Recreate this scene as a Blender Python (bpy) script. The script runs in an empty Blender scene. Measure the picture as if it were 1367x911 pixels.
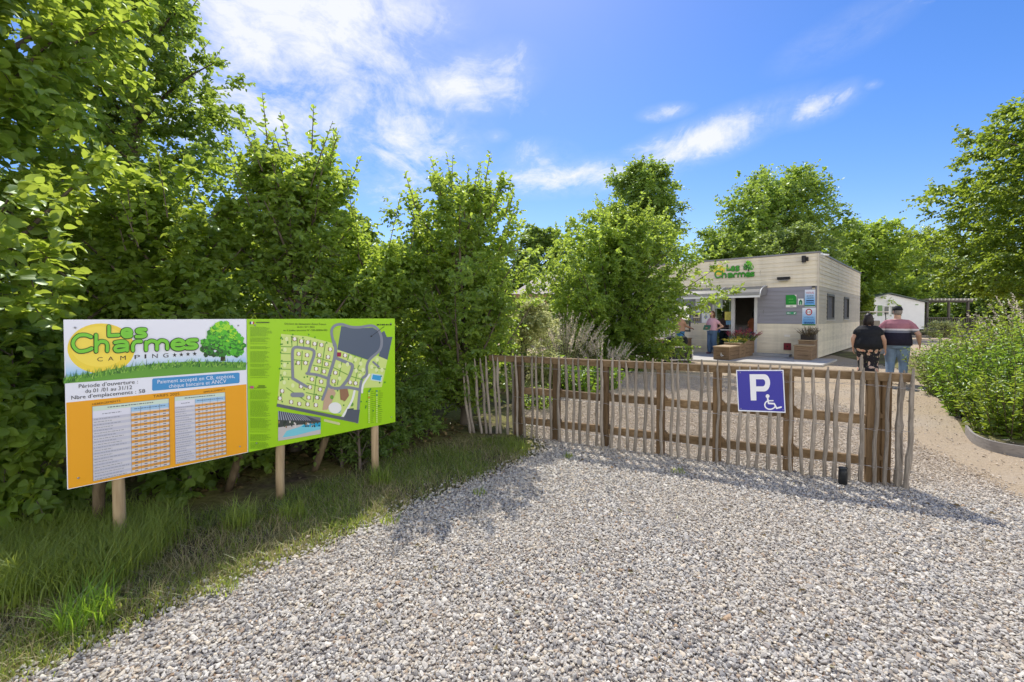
import bpy, bmesh, math, random
import numpy as np
from mathutils import Vector, Matrix
R = math.radians
SC = bpy.context.scene
COL = SC.collection
random.seed(7)

# ------------------------------------------------------------------ camera geometry
F, PX0, PY0, PITCH = 608.0, 683.5, 437.0, R(1.3)
EYE = Vector((0, 0, 1.53))
def ray(px, py):
    dx = (px-PX0)/F; dz = -(py-PY0)/F
    c, s = math.cos(PITCH), math.sin(PITCH)
    return Vector((dx, c+dz*s, -s+dz*c))
def gp(px, py, z=0.0):
    d = ray(px, py); t = (z-EYE.z)/d.z
    return EYE+d*t
def at(px, py, Y):
    d = ray(px, py)
    return EYE+d*(Y/d.y)

# ------------------------------------------------------------------ object helpers
def tag(o, label=None, cat=None, group=None, kind=None):
    if label: o['label'] = label
    if cat: o['category'] = cat
    if group: o['group'] = group
    if kind: o['kind'] = kind
    return o
def thing(name, label, cat, loc=(0, 0, 0), rz=0.0, group=None):
    o = bpy.data.objects.new(name, None); COL.objects.link(o)
    o.empty_display_size = 0.1
    o.location = loc; o.rotation_euler = (0, 0, rz)
    return tag(o, label, cat, group)
def origin_of(parent):
    v = Vector((0, 0, 0))
    while parent is not None:
        v = v+Vector(parent.location); parent = parent.parent
    return v
def copy_tree(o, parent=None):
    c = o.copy(); COL.objects.link(c); c.parent = parent
    for ch in list(o.children): copy_tree(ch, c)
    return c

class MB:
    """collects polygons in world (or local) coordinates, then links them as one mesh object"""
    def __init__(s): s.v = []; s.f = []; s.m = []; s.sm = []
    def add(s, vs, fs, mi=0, smooth=False):
        o = len(s.v); s.v += [tuple(p) for p in vs]
        for f in fs:
            s.f.append(tuple(i+o for i in f)); s.m.append(mi); s.sm.append(smooth)
    def poly(s, pts, mi=0): s.add(pts, [tuple(range(len(pts)))], mi)
    def box(s, c, size, rot=None, mi=0, bev=0.0):
        c = Vector(c); x, y, z = [d/2 for d in size]
        if rot is None: rot = Matrix.Identity(3)
        elif isinstance(rot, (int, float)): rot = Matrix.Rotation(rot, 3, 'Z')
        if bev > 0:
            bm = bmesh.new(); bmesh.ops.create_cube(bm, size=1)
            for v in bm.verts: v.co = Vector((v.co.x*2*x, v.co.y*2*y, v.co.z*2*z))
            bmesh.ops.bevel(bm, geom=bm.edges[:], offset=bev, segments=2, affect='EDGES', profile=0.5)
            bm.verts.index_update()
            s.add([c+rot@v.co for v in bm.verts], [tuple(v.index for v in f.verts) for f in bm.faces], mi)
            bm.free(); return
        vs = [c+rot@Vector((sx*x, sy*y, sz*z)) for sx in (-1, 1) for sy in (-1, 1) for sz in (-1, 1)]
        s.add(vs, [(0, 1, 3, 2), (4, 6, 7, 5), (0, 4, 5, 1), (2, 3, 7, 6), (0, 2, 6, 4), (1, 5, 7, 3)], mi)
    def beam(s, a, b, w, h, mi=0, bev=0.0):
        a = Vector(a); b = Vector(b); d = (b-a); L = d.length; d.normalize()
        up = Vector((0, 0, 1)) if abs(d.z) < 0.95 else Vector((1, 0, 0))
        x = d.cross(up).normalized(); z = x.cross(d).normalized()
        rot = Matrix((x, d, z)).transposed()
        s.box((a+b)/2, (w, L, h), rot, mi, bev)
    def tube(s, pts, rad, n=8, mi=0, smooth=True, cap=True):
        pts = [Vector(p) for p in pts]
        if not hasattr(rad, '__len__'): rad = [rad]*len(pts)
        o = len(s.v); ref = None; rings = []
        for i, p in enumerate(pts):
            d = (pts[min(i+1, len(pts)-1)]-pts[max(i-1, 0)])
            if d.length < 1e-9: d = Vector((0, 0, 1))
            d.normalize()
            if ref is None: ref = Vector((1, 0, 0)) if abs(d.x) < 0.8 else Vector((0, 1, 0))
            x = (ref-d*ref.dot(d)).normalized(); ref = x; y = d.cross(x)
            rings.append([p+(x*math.cos(2*math.pi*k/n)+y*math.sin(2*math.pi*k/n))*rad[i] for k in range(n)])
        vs = [q for r_ in rings for q in r_]; fs = []
        for i in range(len(pts)-1):
            for k in range(n):
                k2 = (k+1) % n
                fs.append((i*n+k, i*n+k2, (i+1)*n+k2, (i+1)*n+k))
        if cap: fs += [tuple(reversed(range(n))), tuple(range((len(pts)-1)*n, len(pts)*n))]
        s.add(vs, fs, mi, smooth)
    def chain(s, pts, rad, n=12, mi=0):
        """tube with rounded ends"""
        pts = [Vector(p) for p in pts]; rad = list(rad)
        d0 = (pts[0]-pts[1]).normalized(); d1 = (pts[-1]-pts[-2]).normalized()
        P, Q = [], []
        for a in (85, 60, 30): P.append(pts[0]+d0*rad[0]*math.sin(R(a))); Q.append(max(rad[0]*math.cos(R(a)), 1e-4))
        P += pts; Q += rad
        for a in (30, 60, 85): P.append(pts[-1]+d1*rad[-1]*math.sin(R(a))); Q.append(max(rad[-1]*math.cos(R(a)), 1e-4))
        s.tube(P, Q, n, mi)
    def loft(s, secs, n=20, mi=0, smooth=True):
        """secs: (cx, cy, z, rx, ry)"""
        vs = []; fs = []
        for (cx, cy, z, rx, ry) in secs:
            for k in range(n):
                a = 2*math.pi*k/n; vs.append((cx+rx*math.cos(a), cy+ry*math.sin(a), z))
        m = len(secs)
        for i in range(m-1):
            for k in range(n):
                k2 = (k+1) % n; fs.append((i*n+k, i*n+k2, (i+1)*n+k2, (i+1)*n+k))
        fs += [tuple(reversed(range(n))), tuple(range((m-1)*n, m*n))]
        s.add(vs, fs, mi, smooth)
    def ball(s, c, r, n=14, m=9, mi=0, rot=None):
        c = Vector(c); r = Vector(r) if hasattr(r, '__len__') else Vector((r, r, r))
        vs = [Vector((0, 0, -1))]; fs = []
        for i in range(1, m):
            t = -math.pi/2+math.pi*i/m
            for k in range(n):
                a = 2*math.pi*k/n; vs.append(Vector((math.cos(t)*math.cos(a), math.cos(t)*math.sin(a), math.sin(t))))
        vs.append(Vector((0, 0, 1))); last = len(vs)-1
        for k in range(n):
            k2 = (k+1) % n; fs.append((0, 1+k2, 1+k)); fs.append((last, 1+(m-2)*n+k, 1+(m-2)*n+k2))
            for i in range(m-2):
                a = 1+i*n; fs.append((a+k, a+k2, a+n+k2, a+n+k))
        out = []
        for v in vs:
            w = Vector((v.x*r.x, v.y*r.y, v.z*r.z)); out.append(c+(rot@w if rot is not None else w))
        s.add(out, fs, mi, True)
    def build(s, name, mats, parent=None, local=False):
        me = bpy.data.meshes.new(name)
        o = origin_of(parent) if (parent is not None and not local) else Vector((0, 0, 0))
        me.from_pydata([(v[0]-o.x, v[1]-o.y, v[2]-o.z) for v in s.v], [], s.f)
        if not isinstance(mats, (list, tuple)): mats = [mats]
        for m in mats: me.materials.append(m)
        me.polygons.foreach_set('material_index', s.m)
        me.polygons.foreach_set('use_smooth', s.sm)
        me.update()
        ob = bpy.data.objects.new(name, me); COL.objects.link(ob); ob.parent = parent
        return ob

# ------------------------------------------------------------------ materials
MAT = {}
def nd(nt, typ, **kw):
    n = nt.nodes.new(typ)
    for k, v in kw.items():
        if k == 'inp':
            for a, b in v.items(): n.inputs[a].default_value = b
        else: setattr(n, k, v)
    return n
def newmat(name):
    m = bpy.data.materials.new(name); m.use_nodes = True; nt = m.node_tree; nt.nodes.clear()
    out = nd(nt, 'ShaderNodeOutputMaterial'); MAT[name] = m
    return m, nt, out
def mixc(nt, fac, a, b, mode='MIX'):
    n = nt.nodes.new('ShaderNodeMix'); n.data_type = 'RGBA'; n.blend_type = mode
    for i, v in ((0, fac), (6, a), (7, b)):
        if isinstance(v, bpy.types.NodeSocket): nt.links.new(v, n.inputs[i])
        elif i == 0: n.inputs[0].default_value = v
        else: n.inputs[i].default_value = (*v, 1) if len(v) == 3 else v
    return n.outputs[2]
def ramp(nt, fac, stops, interp='LINEAR'):
    n = nt.nodes.new('ShaderNodeValToRGB'); n.color_ramp.interpolation = interp
    e = n.color_ramp.elements
    while len(e) < len(stops): e.new(0.5)
    for i, (p, c) in enumerate(stops):
        e[i].position = p; e[i].color = (*c, 1) if len(c) == 3 else c
    nt.links.new(fac, n.inputs[0]); return n.outputs[0]
def math_(nt, op, a, b=0.0, c=None, clamp=False):
    n = nt.nodes.new('ShaderNodeMath'); n.operation = op; n.use_clamp = clamp
    for i, v in ((0, a), (1, b), (2, c)):
        if v is None: continue
        if isinstance(v, bpy.types.NodeSocket): nt.links.new(v, n.inputs[i])
        else: n.inputs[i].default_value = v
    return n.outputs[0]
def coord(nt, kind='Object', scale=(1, 1, 1)):
    tc = nt.nodes.new('ShaderNodeTexCoord'); mp = nt.nodes.new('ShaderNodeMapping')
    mp.inputs['Scale'].default_value = scale; nt.links.new(tc.outputs[kind], mp.inputs[0]); return mp.outputs[0]
def noise(nt, vec, scale, detail=4, rough=0.55, dist=0.0):
    n = nd(nt, 'ShaderNodeTexNoise', inp={'Scale': scale, 'Detail': detail, 'Roughness': rough, 'Distortion': dist})
    nt.links.new(vec, n.inputs['Vector']); return n.outputs[0]
def plain(name, col, rough=0.6, var=0.15, scale=8.0, stretch=(1, 1, 1), bump=0.0, metal=0.0, spec=0.3, bscale=None):
    """a surface colour broken up by noise; never quite uniform"""
    if name in MAT: return MAT[name]
    m, nt, out = newmat(name)
    v = coord(nt, 'Object', stretch)
    n1 = noise(nt, v, scale, 5); n2 = noise(nt, v, scale*0.17, 3)
    f = math_(nt, 'MULTIPLY_ADD', n1, 0.6, math_(nt, 'MULTIPLY', n2, 0.4))
    lo = tuple(max(0, c*(1-var*1.6)) for c in col); hi = tuple(min(1, c*(1+var*1.6)) for c in col)
    c = ramp(nt, f, [(0.25, lo), (0.75, hi)])
    b = nd(nt, 'ShaderNodeBsdfPrincipled', inp={'Roughness': rough, 'Metallic': metal, 'Specular IOR Level': spec})
    nt.links.new(c, b.inputs['Base Color'])
    if bump:
        bp = nd(nt, 'ShaderNodeBump', inp={'Strength': bump, 'Distance': 0.01})
        nt.links.new(noise(nt, v, bscale or scale*2.5, 5), bp.inputs['Height']); nt.links.new(bp.outputs[0], b.inputs['Normal'])
    nt.links.new(b.outputs[0], out.inputs[0]); return m
def wood(name, c1, c2, stretch=(14, 14, 1.2), rough=0.75, bump=0.25):
    if name in MAT: return MAT[name]
    m, nt, out = newmat(name)
    v = coord(nt, 'Object', stretch)
    oi = nt.nodes.new('ShaderNodeObjectInfo')
    f = noise(nt, v, 3.0, 6, 0.65, 0.6)
    f2 = noise(nt, coord(nt, 'Object', (1, 1, 1)), 2.2, 3)
    c = ramp(nt, f, [(0.3, c1), (0.72, c2)])
    c = mixc(nt, math_(nt, 'MULTIPLY', f2, 0.5), c, tuple(x*0.55 for x in c1))
    hv = nd(nt, 'ShaderNodeHueSaturation'); nt.links.new(c, hv.inputs['Color'])
    nt.links.new(math_(nt, 'MULTIPLY_ADD', oi.outputs['Random'], 0.5, 0.75), hv.inputs['Value'])
    b = nd(nt, 'ShaderNodeBsdfPrincipled', inp={'Roughness': rough, 'Specular IOR Level': 0.2})
    nt.links.new(hv.outputs[0], b.inputs['Base Color'])
    bp = nd(nt, 'ShaderNodeBump', inp={'Strength': bump, 'Distance': 0.006})
    nt.links.new(f, bp.inputs['Height']); nt.links.new(bp.outputs[0], b.inputs['Normal'])
    nt.links.new(b.outputs[0], out.inputs[0]); return m
def leafmat(name, dark, light, trans, tr=0.45, rough=0.38, gloss=0.07):
    """leaf: diffuse + translucent + a thin waxy sheen, tinted per leaf by the 'tint' attribute"""
    m, nt, out = newmat(name)
    at_ = nd(nt, 'ShaderNodeAttribute', attribute_name='tint')
    f = at_.outputs['Fac']
    c = ramp(nt, f, [(0.0, dark), (1.0, light)])
    t = mixc(nt, f, tuple(x*0.6 for x in trans), trans)
    d = nd(nt, 'ShaderNodeBsdfDiffuse'); nt.links.new(c, d.inputs[0])
    tl = nd(nt, 'ShaderNodeBsdfTranslucent'); nt.links.new(t, tl.inputs[0])
    mx = nd(nt, 'ShaderNodeMixShader', inp={0: tr}); nt.links.new(d.outputs[0], mx.inputs[1]); nt.links.new(tl.outputs[0], mx.inputs[2])
    g = nd(nt, 'ShaderNodeBsdfGlossy', inp={'Roughness': rough+.1, 'Color': (0.8, 0.9, 0.75, 1)})
    lw = nd(nt, 'ShaderNodeLayerWeight', inp={0: 0.25})
    m2 = nd(nt, 'ShaderNodeMixShader'); nt.links.new(math_(nt, 'MULTIPLY_ADD', lw.outputs['Fresnel'], 0.10, gloss*0.22), m2.inputs[0])
    nt.links.new(mx.outputs[0], m2.inputs[1]); nt.links.new(g.outputs[0], m2.inputs[2])
    nt.links.new(m2.outputs[0], out.inputs[0]); return m
def glassmat(name, tint=(0.8, 0.85, 0.85), refl=0.06):
    m, nt, out = newmat(name)
    tr = nd(nt, 'ShaderNodeBsdfTransparent', inp={0: (*tint, 1)})
    g = nd(nt, 'ShaderNodeBsdfGlossy', inp={'Roughness': 0.02, 'Color': (0.95, 0.97, 1, 1)})
    fr = nd(nt, 'ShaderNodeFresnel', inp={0: 1.5})
    v = coord(nt); bp = nd(nt, 'ShaderNodeBump', inp={'Strength': 0.03, 'Distance': 0.01})
    nt.links.new(noise(nt, v, 1.5, 2), bp.inputs['Height']); nt.links.new(bp.outputs[0], g.inputs['Normal'])
    mx = nd(nt, 'ShaderNodeMixShader'); nt.links.new(math_(nt, 'MULTIPLY_ADD', fr.outputs[0], 1.1, refl), mx.inputs[0])
    nt.links.new(tr.outputs[0], mx.inputs[1]); nt.links.new(g.outputs[0], mx.inputs[2]); nt.links.new(mx.outputs[0], out.inputs[0])
    return m
def srgb(r, g, b):
    return tuple(((c/255)/12.92 if c/255 <= 0.04045 else ((c/255+0.055)/1.055)**2.4) for c in (r, g, b))
def ink(r, g, b):
    n = 'print_%d_%d_%d' % (r, g, b)
    return MAT.get(n) or plain(n, srgb(r, g, b), 0.28, 0.02, 3.0, spec=0.45)

# ------------------------------------------------------------------ flat prints on upright boards
_TXT = {}
def text_geo(s):
    if s not in _TXT:
        cu = bpy.data.curves.new('lettering', 'FONT'); cu.body = s; cu.size = 1; cu.resolution_u = 3
        ob = bpy.data.objects.new('lettering', cu); COL.objects.link(ob)
        dg = bpy.context.evaluated_depsgraph_get()
        me = bpy.data.meshes.new_from_object(ob.evaluated_get(dg))
        _TXT[s] = ([tuple(v.co) for v in me.vertices], [tuple(p.vertices) for p in me.polygons])
        bpy.data.objects.remove(ob); bpy.data.curves.remove(cu); bpy.data.meshes.remove(me)
    return _TXT[s]
def smooth_path(pts, k=5):
    P = [Vector((p[0], p[1])) for p in pts]; out = []
    for i in range(len(P)-1):
        a, b = P[i], P[i+1]; p0 = P[i-1] if i else a; p3 = P[i+2] if i+2 < len(P) else b
        for j in range(k):
            t = j/k
            out.append(0.5*((2*a)+(b-p0)*t+(2*p0-5*a+4*b-p3)*t*t+(3*a-p0-3*b+p3)*t**3))
    out.append(P[-1]); return [(p.x, p.y) for p in out]
class Plane:
    def __init__(s, O, ex, n): s.O = Vector(O); s.ex = Vector(ex).normalized(); s.n = Vector(n).normalized()
    def hit(s, px, py, off=0.0):
        d = ray(px, py); o = s.O+s.n*off
        return EYE+d*((o-EYE).dot(s.n)/d.dot(s.n))
    def coords(s, px, py):
        p = s.hit(px, py); return (p-s.O).dot(s.ex), p.z
    def pt(s, a, z, off=0.0):
        p = s.O+s.ex*a+s.n*off; return Vector((p.x, p.y, z))
class Print(MB):
    """artwork laid on a board: given where the photo shows it, projected on the board's own plane"""
    def __init__(s, plane, off=0.001, xf=None):
        super().__init__(); s.pl = plane; s.off = off; s.k = 0; s.xf = xf or (lambda x, y: (x, y)); s.mats = []
    def mi(s, m):
        if m not in s.mats: s.mats.append(m)
        return s.mats.index(m)
    def lay(s, pts, m, lift=0.0):
        s.k += 1
        s.poly([s.pl.hit(*s.xf(*p), s.off+lift+s.k*1.2e-5) for p in pts], s.mi(m))
    def rect(s, x0, y0, x1, y1, m, lift=0.0): s.lay([(x0, y0), (x1, y0), (x1, y1), (x0, y1)], m, lift)
    def disc(s, x, y, rx, ry, m, n=24, lift=0.0):
        s.lay([(x+rx*math.cos(2*math.pi*k/n), y+ry*math.sin(2*math.pi*k/n)) for k in range(n)], m, lift)
    def stroke(s, pts, w, m, curve=True, lift=0.0, cap=True, closed=False):
        if curve: pts = smooth_path(pts)
        h = w/2
        for a, b in zip(pts[:-1], pts[1:]):
            dx, dy = b[0]-a[0], b[1]-a[1]; L = math.hypot(dx, dy)
            if L < 1e-6: continue
            nx, ny = -dy/L*h, dx/L*h
            s.lay([(a[0]+nx, a[1]+ny), (b[0]+nx, b[1]+ny), (b[0]-nx, b[1]-ny), (a[0]-nx, a[1]-ny)], m, lift)
        if cap:
            for p in pts: s.disc(p[0], p[1], h, h, m, 10, lift)
    def text(s, t, x0, y0, x1, y1, h0, m, h1=None, lift=0.0):
        vs, fs = text_geo(t); h1 = h1 or h0
        xa = min(v[0] for v in vs); xb = max(v[0] for v in vs); s.k += 1
        out = []
        for v in vs:
            u = (v[0]-xa)/(xb-xa); w = v[1]/0.72
            out.append(s.pl.hit(*s.xf(x0+(x1-x0)*u, y0+(y1-y0)*u-w*(h0+(h1-h0)*u)), s.off+lift+s.k*1.2e-5))
        s.add(out, fs, s.mi(m))
    def done(s, name, parent): return s.build(name, s.mats, parent)
# ------------------------------------------------------------------ THE GROUND
def groundmat():
    m, nt, out = newmat('sand')
    v = coord(nt, 'Object')
    f1 = noise(nt, v, 0.6, 4); f2 = noise(nt, v, 38, 4, 0.7); f3 = noise(nt, v, 5, 5, 0.65)
    c = ramp(nt, f2, [(0.3, (0.34, 0.25, 0.155)), (0.7, (0.60, 0.49, 0.345))])
    c = mixc(nt, math_(nt, 'MULTIPLY', f3, 0.55), c, (0.41, 0.325, 0.225))
    c = mixc(nt, ramp(nt, f1, [(0.48, (0, 0, 0)), (0.7, (0.5, 0.5, 0.5))]), c, (0.49, 0.43, 0.35))
    far = nd(nt, 'ShaderNodeVectorMath', operation='LENGTH'); nt.links.new(v, far.inputs[0])
    g = ramp(nt, noise(nt, v, 0.9, 4), [(0.35, (0.05, 0.075, 0.02)), (0.7, (0.12, 0.14, 0.045))])
    fac = math_(nt, 'MULTIPLY', math_(nt, 'SUBTRACT', far.outputs['Value'], 55, clamp=False), 0.05, clamp=True)
    c = mixc(nt, fac, c, g)
    b = nd(nt, 'ShaderNodeBsdfPrincipled', inp={'Roughness': 0.95, 'Specular IOR Level': 0.1}); nt.links.new(c, b.inputs['Base Color'])
    bp = nd(nt, 'ShaderNodeBump', inp={'Strength': 0.8, 'Distance': 0.035})
    nt.links.new(math_(nt, 'ADD', f2, f3), bp.inputs['Height']); nt.links.new(bp.outputs[0], b.inputs['Normal'])
    nt.links.new(b.outputs[0], out.inputs[0]); return m
def gravelmat(name, stone=False, tan=0.0):
    m, nt, out = newmat(name)
    v = coord(nt, 'Object')
    if stone:
        oi = nt.nodes.new('ShaderNodeObjectInfo'); rnd = oi.outputs['Random']
        h = noise(nt, v, 60, 3)
    else:
        vo = nd(nt, 'ShaderNodeTexVoronoi', inp={'Scale': 48}); nt.links.new(v, vo.inputs['Vector'])
        sp = nt.nodes.new('ShaderNodeSeparateColor'); nt.links.new(vo.outputs['Color'], sp.inputs[0]); rnd = sp.outputs[0]
        h = math_(nt, 'SUBTRACT', 1.0, vo.outputs['Distance'])
    stops = [(0.0, (0.16, 0.15, 0.15)), (0.10, (0.27, 0.26, 0.26)), (0.24, (0.43, 0.41, 0.395)), (0.42, (0.51, 0.485, 0.45)),
             (0.60, (0.66, 0.57, 0.45)), (0.68, (0.34, 0.31, 0.29)), (0.76, (0.61, 0.575, 0.53)), (0.92, (0.73, 0.695, 0.64)), (0.965, (0.42, 0.28, 0.17)), (1.0, (0.24, 0.25, 0.275))]
    c = ramp(nt, rnd, stops)
    c = mixc(nt, math_(nt, 'MULTIPLY', h, 0.08 if stone else 0.05), c, (0.85, 0.84, 0.8), 'MIX')
    # stones lying beyond the fence are sandier
    ge = nt.nodes.new('ShaderNodeNewGeometry'); sx = nt.nodes.new('ShaderNodeSeparateXYZ'); nt.links.new(ge.outputs['Position'], sx.inputs[0])
    back = math_(nt, 'MULTIPLY', math_(nt, 'SUBTRACT', math_(nt, 'MULTIPLY_ADD', sx.outputs[0], 0.49, sx.outputs[1]), 5.5), 0.9, clamp=True)
    c = mixc(nt, math_(nt, 'MULTIPLY', back, 0.55), c, (0.50, 0.385, 0.255))
    dust = noise(nt, ge.outputs['Position'], .9, 4, .6, .5)
    c = mixc(nt, ramp(nt, dust, [(.42, (0, 0, 0)), (.75, (.4, .4, .4))]), c, (.54, .48, .40))
    c = mixc(nt, 1.0, c, (1.02, 1.01, .96), 'MULTIPLY')
    if not stone: c = mixc(nt, 1.0, c, (0.62, 0.58, 0.55), 'MULTIPLY')
    b = nd(nt, 'ShaderNodeBsdfPrincipled', inp={'Roughness': 0.72, 'Specular IOR Level': 0.25}); nt.links.new(c, b.inputs['Base Color'])
    bp = nd(nt, 'ShaderNodeBump', inp={'Strength': 0.25 if stone else 1.0, 'Distance': 0.004 if stone else 0.012})
    nt.links.new(h, bp.inputs['Height']); nt.links.new(bp.outputs[0], b.inputs['Normal'])
    nt.links.new(b.outputs[0], out.inputs[0]); return m
def soilmat():
    m, nt, out = newmat('soil')
    v = coord(nt, 'Object'); f = noise(nt, v, 16, 6, 0.7); f2 = noise(nt, v, 1.8, 4, 0.6, 0.4)
    c = ramp(nt, f, [(0.3, (0.045, 0.034, 0.023)), (0.62, (0.13, 0.10, 0.07)), (0.8, (0.22, 0.18, 0.13))])
    g = ramp(nt, f, [(0.3, (0.11, 0.12, 0.035)), (0.7, (0.28, 0.25, 0.10))])
    c = mixc(nt, ramp(nt, f2, [(0.36, (0, 0, 0)), (0.54, (1, 1, 1))]), c, g)
    b = nd(nt, 'ShaderNodeBsdfPrincipled', inp={'Roughness': 0.95, 'Specular IOR Level': 0.1}); nt.links.new(c, b.inputs['Base Color'])
    bp = nd(nt, 'ShaderNodeBump', inp={'Strength': 0.8, 'Distance': 0.03}); nt.links.new(f, bp.inputs['Height']); nt.links.new(bp.outputs[0], b.inputs['Normal'])
    nt.links.new(b.outputs[0], out.inputs[0]); return m

def sheet(name, pts, z, m, cuts=0):
    mb = MB(); mb.poly([(p[0], p[1], z) for p in pts]); o = mb.build(name, m); return tag(o, kind='structure')
mb = MB(); N_ = 24
mb.poly([(260*math.cos(2*math.pi*k/48), 260*math.sin(2*math.pi*k/48)+40, 0) for k in range(48)])
tag(mb.build('ground', groundmat()), kind='structure')

EDGE = [(-40, 935), (60, 900), (160, 850), (270, 797), (345, 765), (420, 738), (490, 706), (560, 672), (640, 642), (705, 614), (735, 600)]
edge = [gp(*p) for p in EDGE]
inner = [gp(*p) for p in [(700, 552), (722, 528), (745, 512), (800, 503), (900, 499), (1010, 508), (1085, 530), (1150, 556), (1210, 592), (1260, 616), (1300, 636), (1367, 672)]]
GRAVEL = [(p.x, p.y) for p in edge]+[(p.x, p.y) for p in inner]+[(5.2, 3.0), (5.2, -0.6), (-2.6, -0.6)]
def in_poly(X, Y, poly):
    c = np.zeros(len(X), bool); n = len(poly)
    for i in range(n):
        x1, y1 = poly[i]; x2, y2 = poly[(i+1) % n]
        if y1 == y2: continue
        k = ((y1 > Y) != (y2 > Y)) & (X < (x2-x1)*(Y-y1)/(y2-y1)+x1); c ^= k
    return c
sheet('gravel', GRAVEL, 0.004, gravelmat('gravel_bed'))
VERGE = [(-2.6, -0.6)]+[(p.x, p.y) for p in edge]+[(inner[0].x, inner[0].y), (inner[1].x, inner[1].y), (inner[2].x, inner[2].y), (inner[3].x, inner[3].y), (4.6, 14.2), (2.0, 19), (-14, 19), (-14, -3)]
sheet('planting_bed', VERGE, 0.002, soilmat())

def stones(name, XY, size, seed, zoff):
    """loose stones: points that a geometry-node tree turns into small irregular pebbles"""
    rng = np.random.default_rng(seed); n = len(XY)
    me = bpy.data.meshes.new(name); me.vertices.add(n)
    co = np.zeros((n, 3), np.float32); co[:, :2] = XY; co[:, 2] = zoff+rng.uniform(-0.004, 0.008, n)
    me.vertices.foreach_set('co', co.ravel())
    a = me.attributes.new('turn', 'FLOAT_VECTOR', 'POINT'); a.data.foreach_set('vector', np.stack([rng.normal(0, .45, n), rng.normal(0, .45, n), rng.uniform(0, 6.283, n)], 1).astype(np.float32).ravel())
    s = size*np.exp(rng.normal(0, 0.30, n)); sc = np.stack([s*rng.uniform(.8, 1.45, n), s*rng.uniform(.6, 1.0, n), s*rng.uniform(.4, .75, n)], 1)
    a = me.attributes.new('extent', 'FLOAT_VECTOR', 'POINT'); a.data.foreach_set('vector', sc.astype(np.float32).ravel())
    ob = bpy.data.objects.new(name, me); COL.objects.link(ob)
    ng = bpy.data.node_groups.new(name, 'GeometryNodeTree')
    ng.interface.new_socket('Geometry', in_out='INPUT', socket_type='NodeSocketGeometry')
    ng.interface.new_socket('Geometry', in_out='OUTPUT', socket_type='NodeSocketGeometry')
    gi = ng.nodes.new('NodeGroupInput'); go = ng.nodes.new('NodeGroupOutput'); L = ng.links.new
    ico = nd(ng, 'GeometryNodeMeshIcoSphere'); ico.inputs['Radius'].default_value = 1.0; ico.inputs['Subdivisions'].default_value = 2
    sp = nd(ng, 'GeometryNodeSetPosition'); no = nd(ng, 'ShaderNodeTexNoise', inp={'Scale': 0.75, 'Detail': 1.5})
    sub = nd(ng, 'ShaderNodeVectorMath', operation='SUBTRACT'); sub.inputs[1].default_value = (.5, .5, .5)
    mul = nd(ng, 'ShaderNodeVectorMath', operation='SCALE'); mul.inputs['Scale'].default_value = 1.7
    L(no.outputs['Color'], sub.inputs[0]); L(sub.outputs[0], mul.inputs[0]); L(ico.outputs[0], sp.inputs['Geometry']); L(mul.outputs[0], sp.inputs['Offset'])
    sm = nd(ng, 'GeometryNodeSetMaterial'); sm.inputs['Material'].default_value = MAT['pebble']; L(sp.outputs[0], sm.inputs[0])
    ip = nd(ng, 'GeometryNodeInstanceOnPoints')
    r1 = nd(ng, 'GeometryNodeInputNamedAttribute', data_type='FLOAT_VECTOR'); r1.inputs[0].default_value = 'turn'
    r2 = nd(ng, 'GeometryNodeInputNamedAttribute', data_type='FLOAT_VECTOR'); r2.inputs[0].default_value = 'extent'
    L(gi.outputs[0], ip.inputs['Points']); L(sm.outputs[0], ip.inputs['Instance']); L(r1.outputs[0], ip.inputs['Rotation']); L(r2.outputs[0], ip.inputs['Scale'])
    L(ip.outputs[0], go.inputs[0])
    ob.modifiers.new('pebbles', 'NODES').node_group = ng
    me.materials.append(MAT['pebble'])
    return ob
gravelmat('pebble', True)
rng = np.random.default_rng(3)
def scatter(n, x0, x1, y0, y1, poly, jit):
    X = rng.uniform(x0, x1, n); Y = rng.uniform(y0, y1, n)
    k = in_poly(X+rng.normal(0, jit, n), Y+rng.normal(0, jit, n), poly); return np.stack([X[k], Y[k]], 1)
A_ = scatter(420000, -3.2, 5.4, -0.4, 6.2, GRAVEL, 0.11)
B_ = scatter(240000, -0.8, 7.6, 6.2, 13, GRAVEL, 0.16)
# beyond the near apron the stones thin out
keep = rng.random(len(A_)) < np.where(A_[:, 1] < 1.3, 0.7, 1.0); A_ = A_[keep]
Xs = rng.uniform(2.5, 12, 9000); Ys = rng.uniform(3.2, 15, 9000); ks = ~in_poly(Xs, Ys, GRAVEL); C_ = np.stack([Xs[ks], Ys[ks]], 1)
tag(stones('gravel_stones', np.concatenate([A_, B_, C_]), 0.0072, 5, 0.006), 'loose pale grey gravel stones covering the parking bay', 'gravel', kind='stuff')

# ------------------------------------------------------------------ THE INFORMATION BOARD
BP0 = Vector((-2.747, 2.79, 0)); BP1 = Vector((-1.184, 4.60, 0)); bex = (BP1-BP0).normalized(); bn = Vector((bex.y, -bex.x, 0))
if bn.y > 0: bn = -bn
BOARD = Plane(BP0, bex, bn)
BW = (BP1-BP0).length; ZT, ZB = 1.513, 0.463
board = thing('information_board', 'wide two panel camp board with price list and site map on wooden posts', 'signboard', (BP0+BP1)/2)
SPL = BOARD.coords(329, 430)[0]
white = ink(232, 236, 248); black = ink(30, 34, 40); greyt = ink(96, 102, 112)
def panel(name, a0, a1, face, label):
    mb = MB(); p = []
    for off in (0, -0.012):
        p += [BOARD.pt(a0, ZB, off), BOARD.pt(a1, ZB, off), BOARD.pt(a1, ZT, off), BOARD.pt(a0, ZT, off)]
    mb.add(p, [(0, 1, 2, 3)], 0); mb.add(p, [(7, 6, 5, 4), (0, 4, 5, 1), (1, 5, 6, 2), (2, 6, 7, 3), (3, 7, 4, 0)], 1)
    return tag(mb.build(name, [face, ink(225, 228, 230)], board), label)
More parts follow.
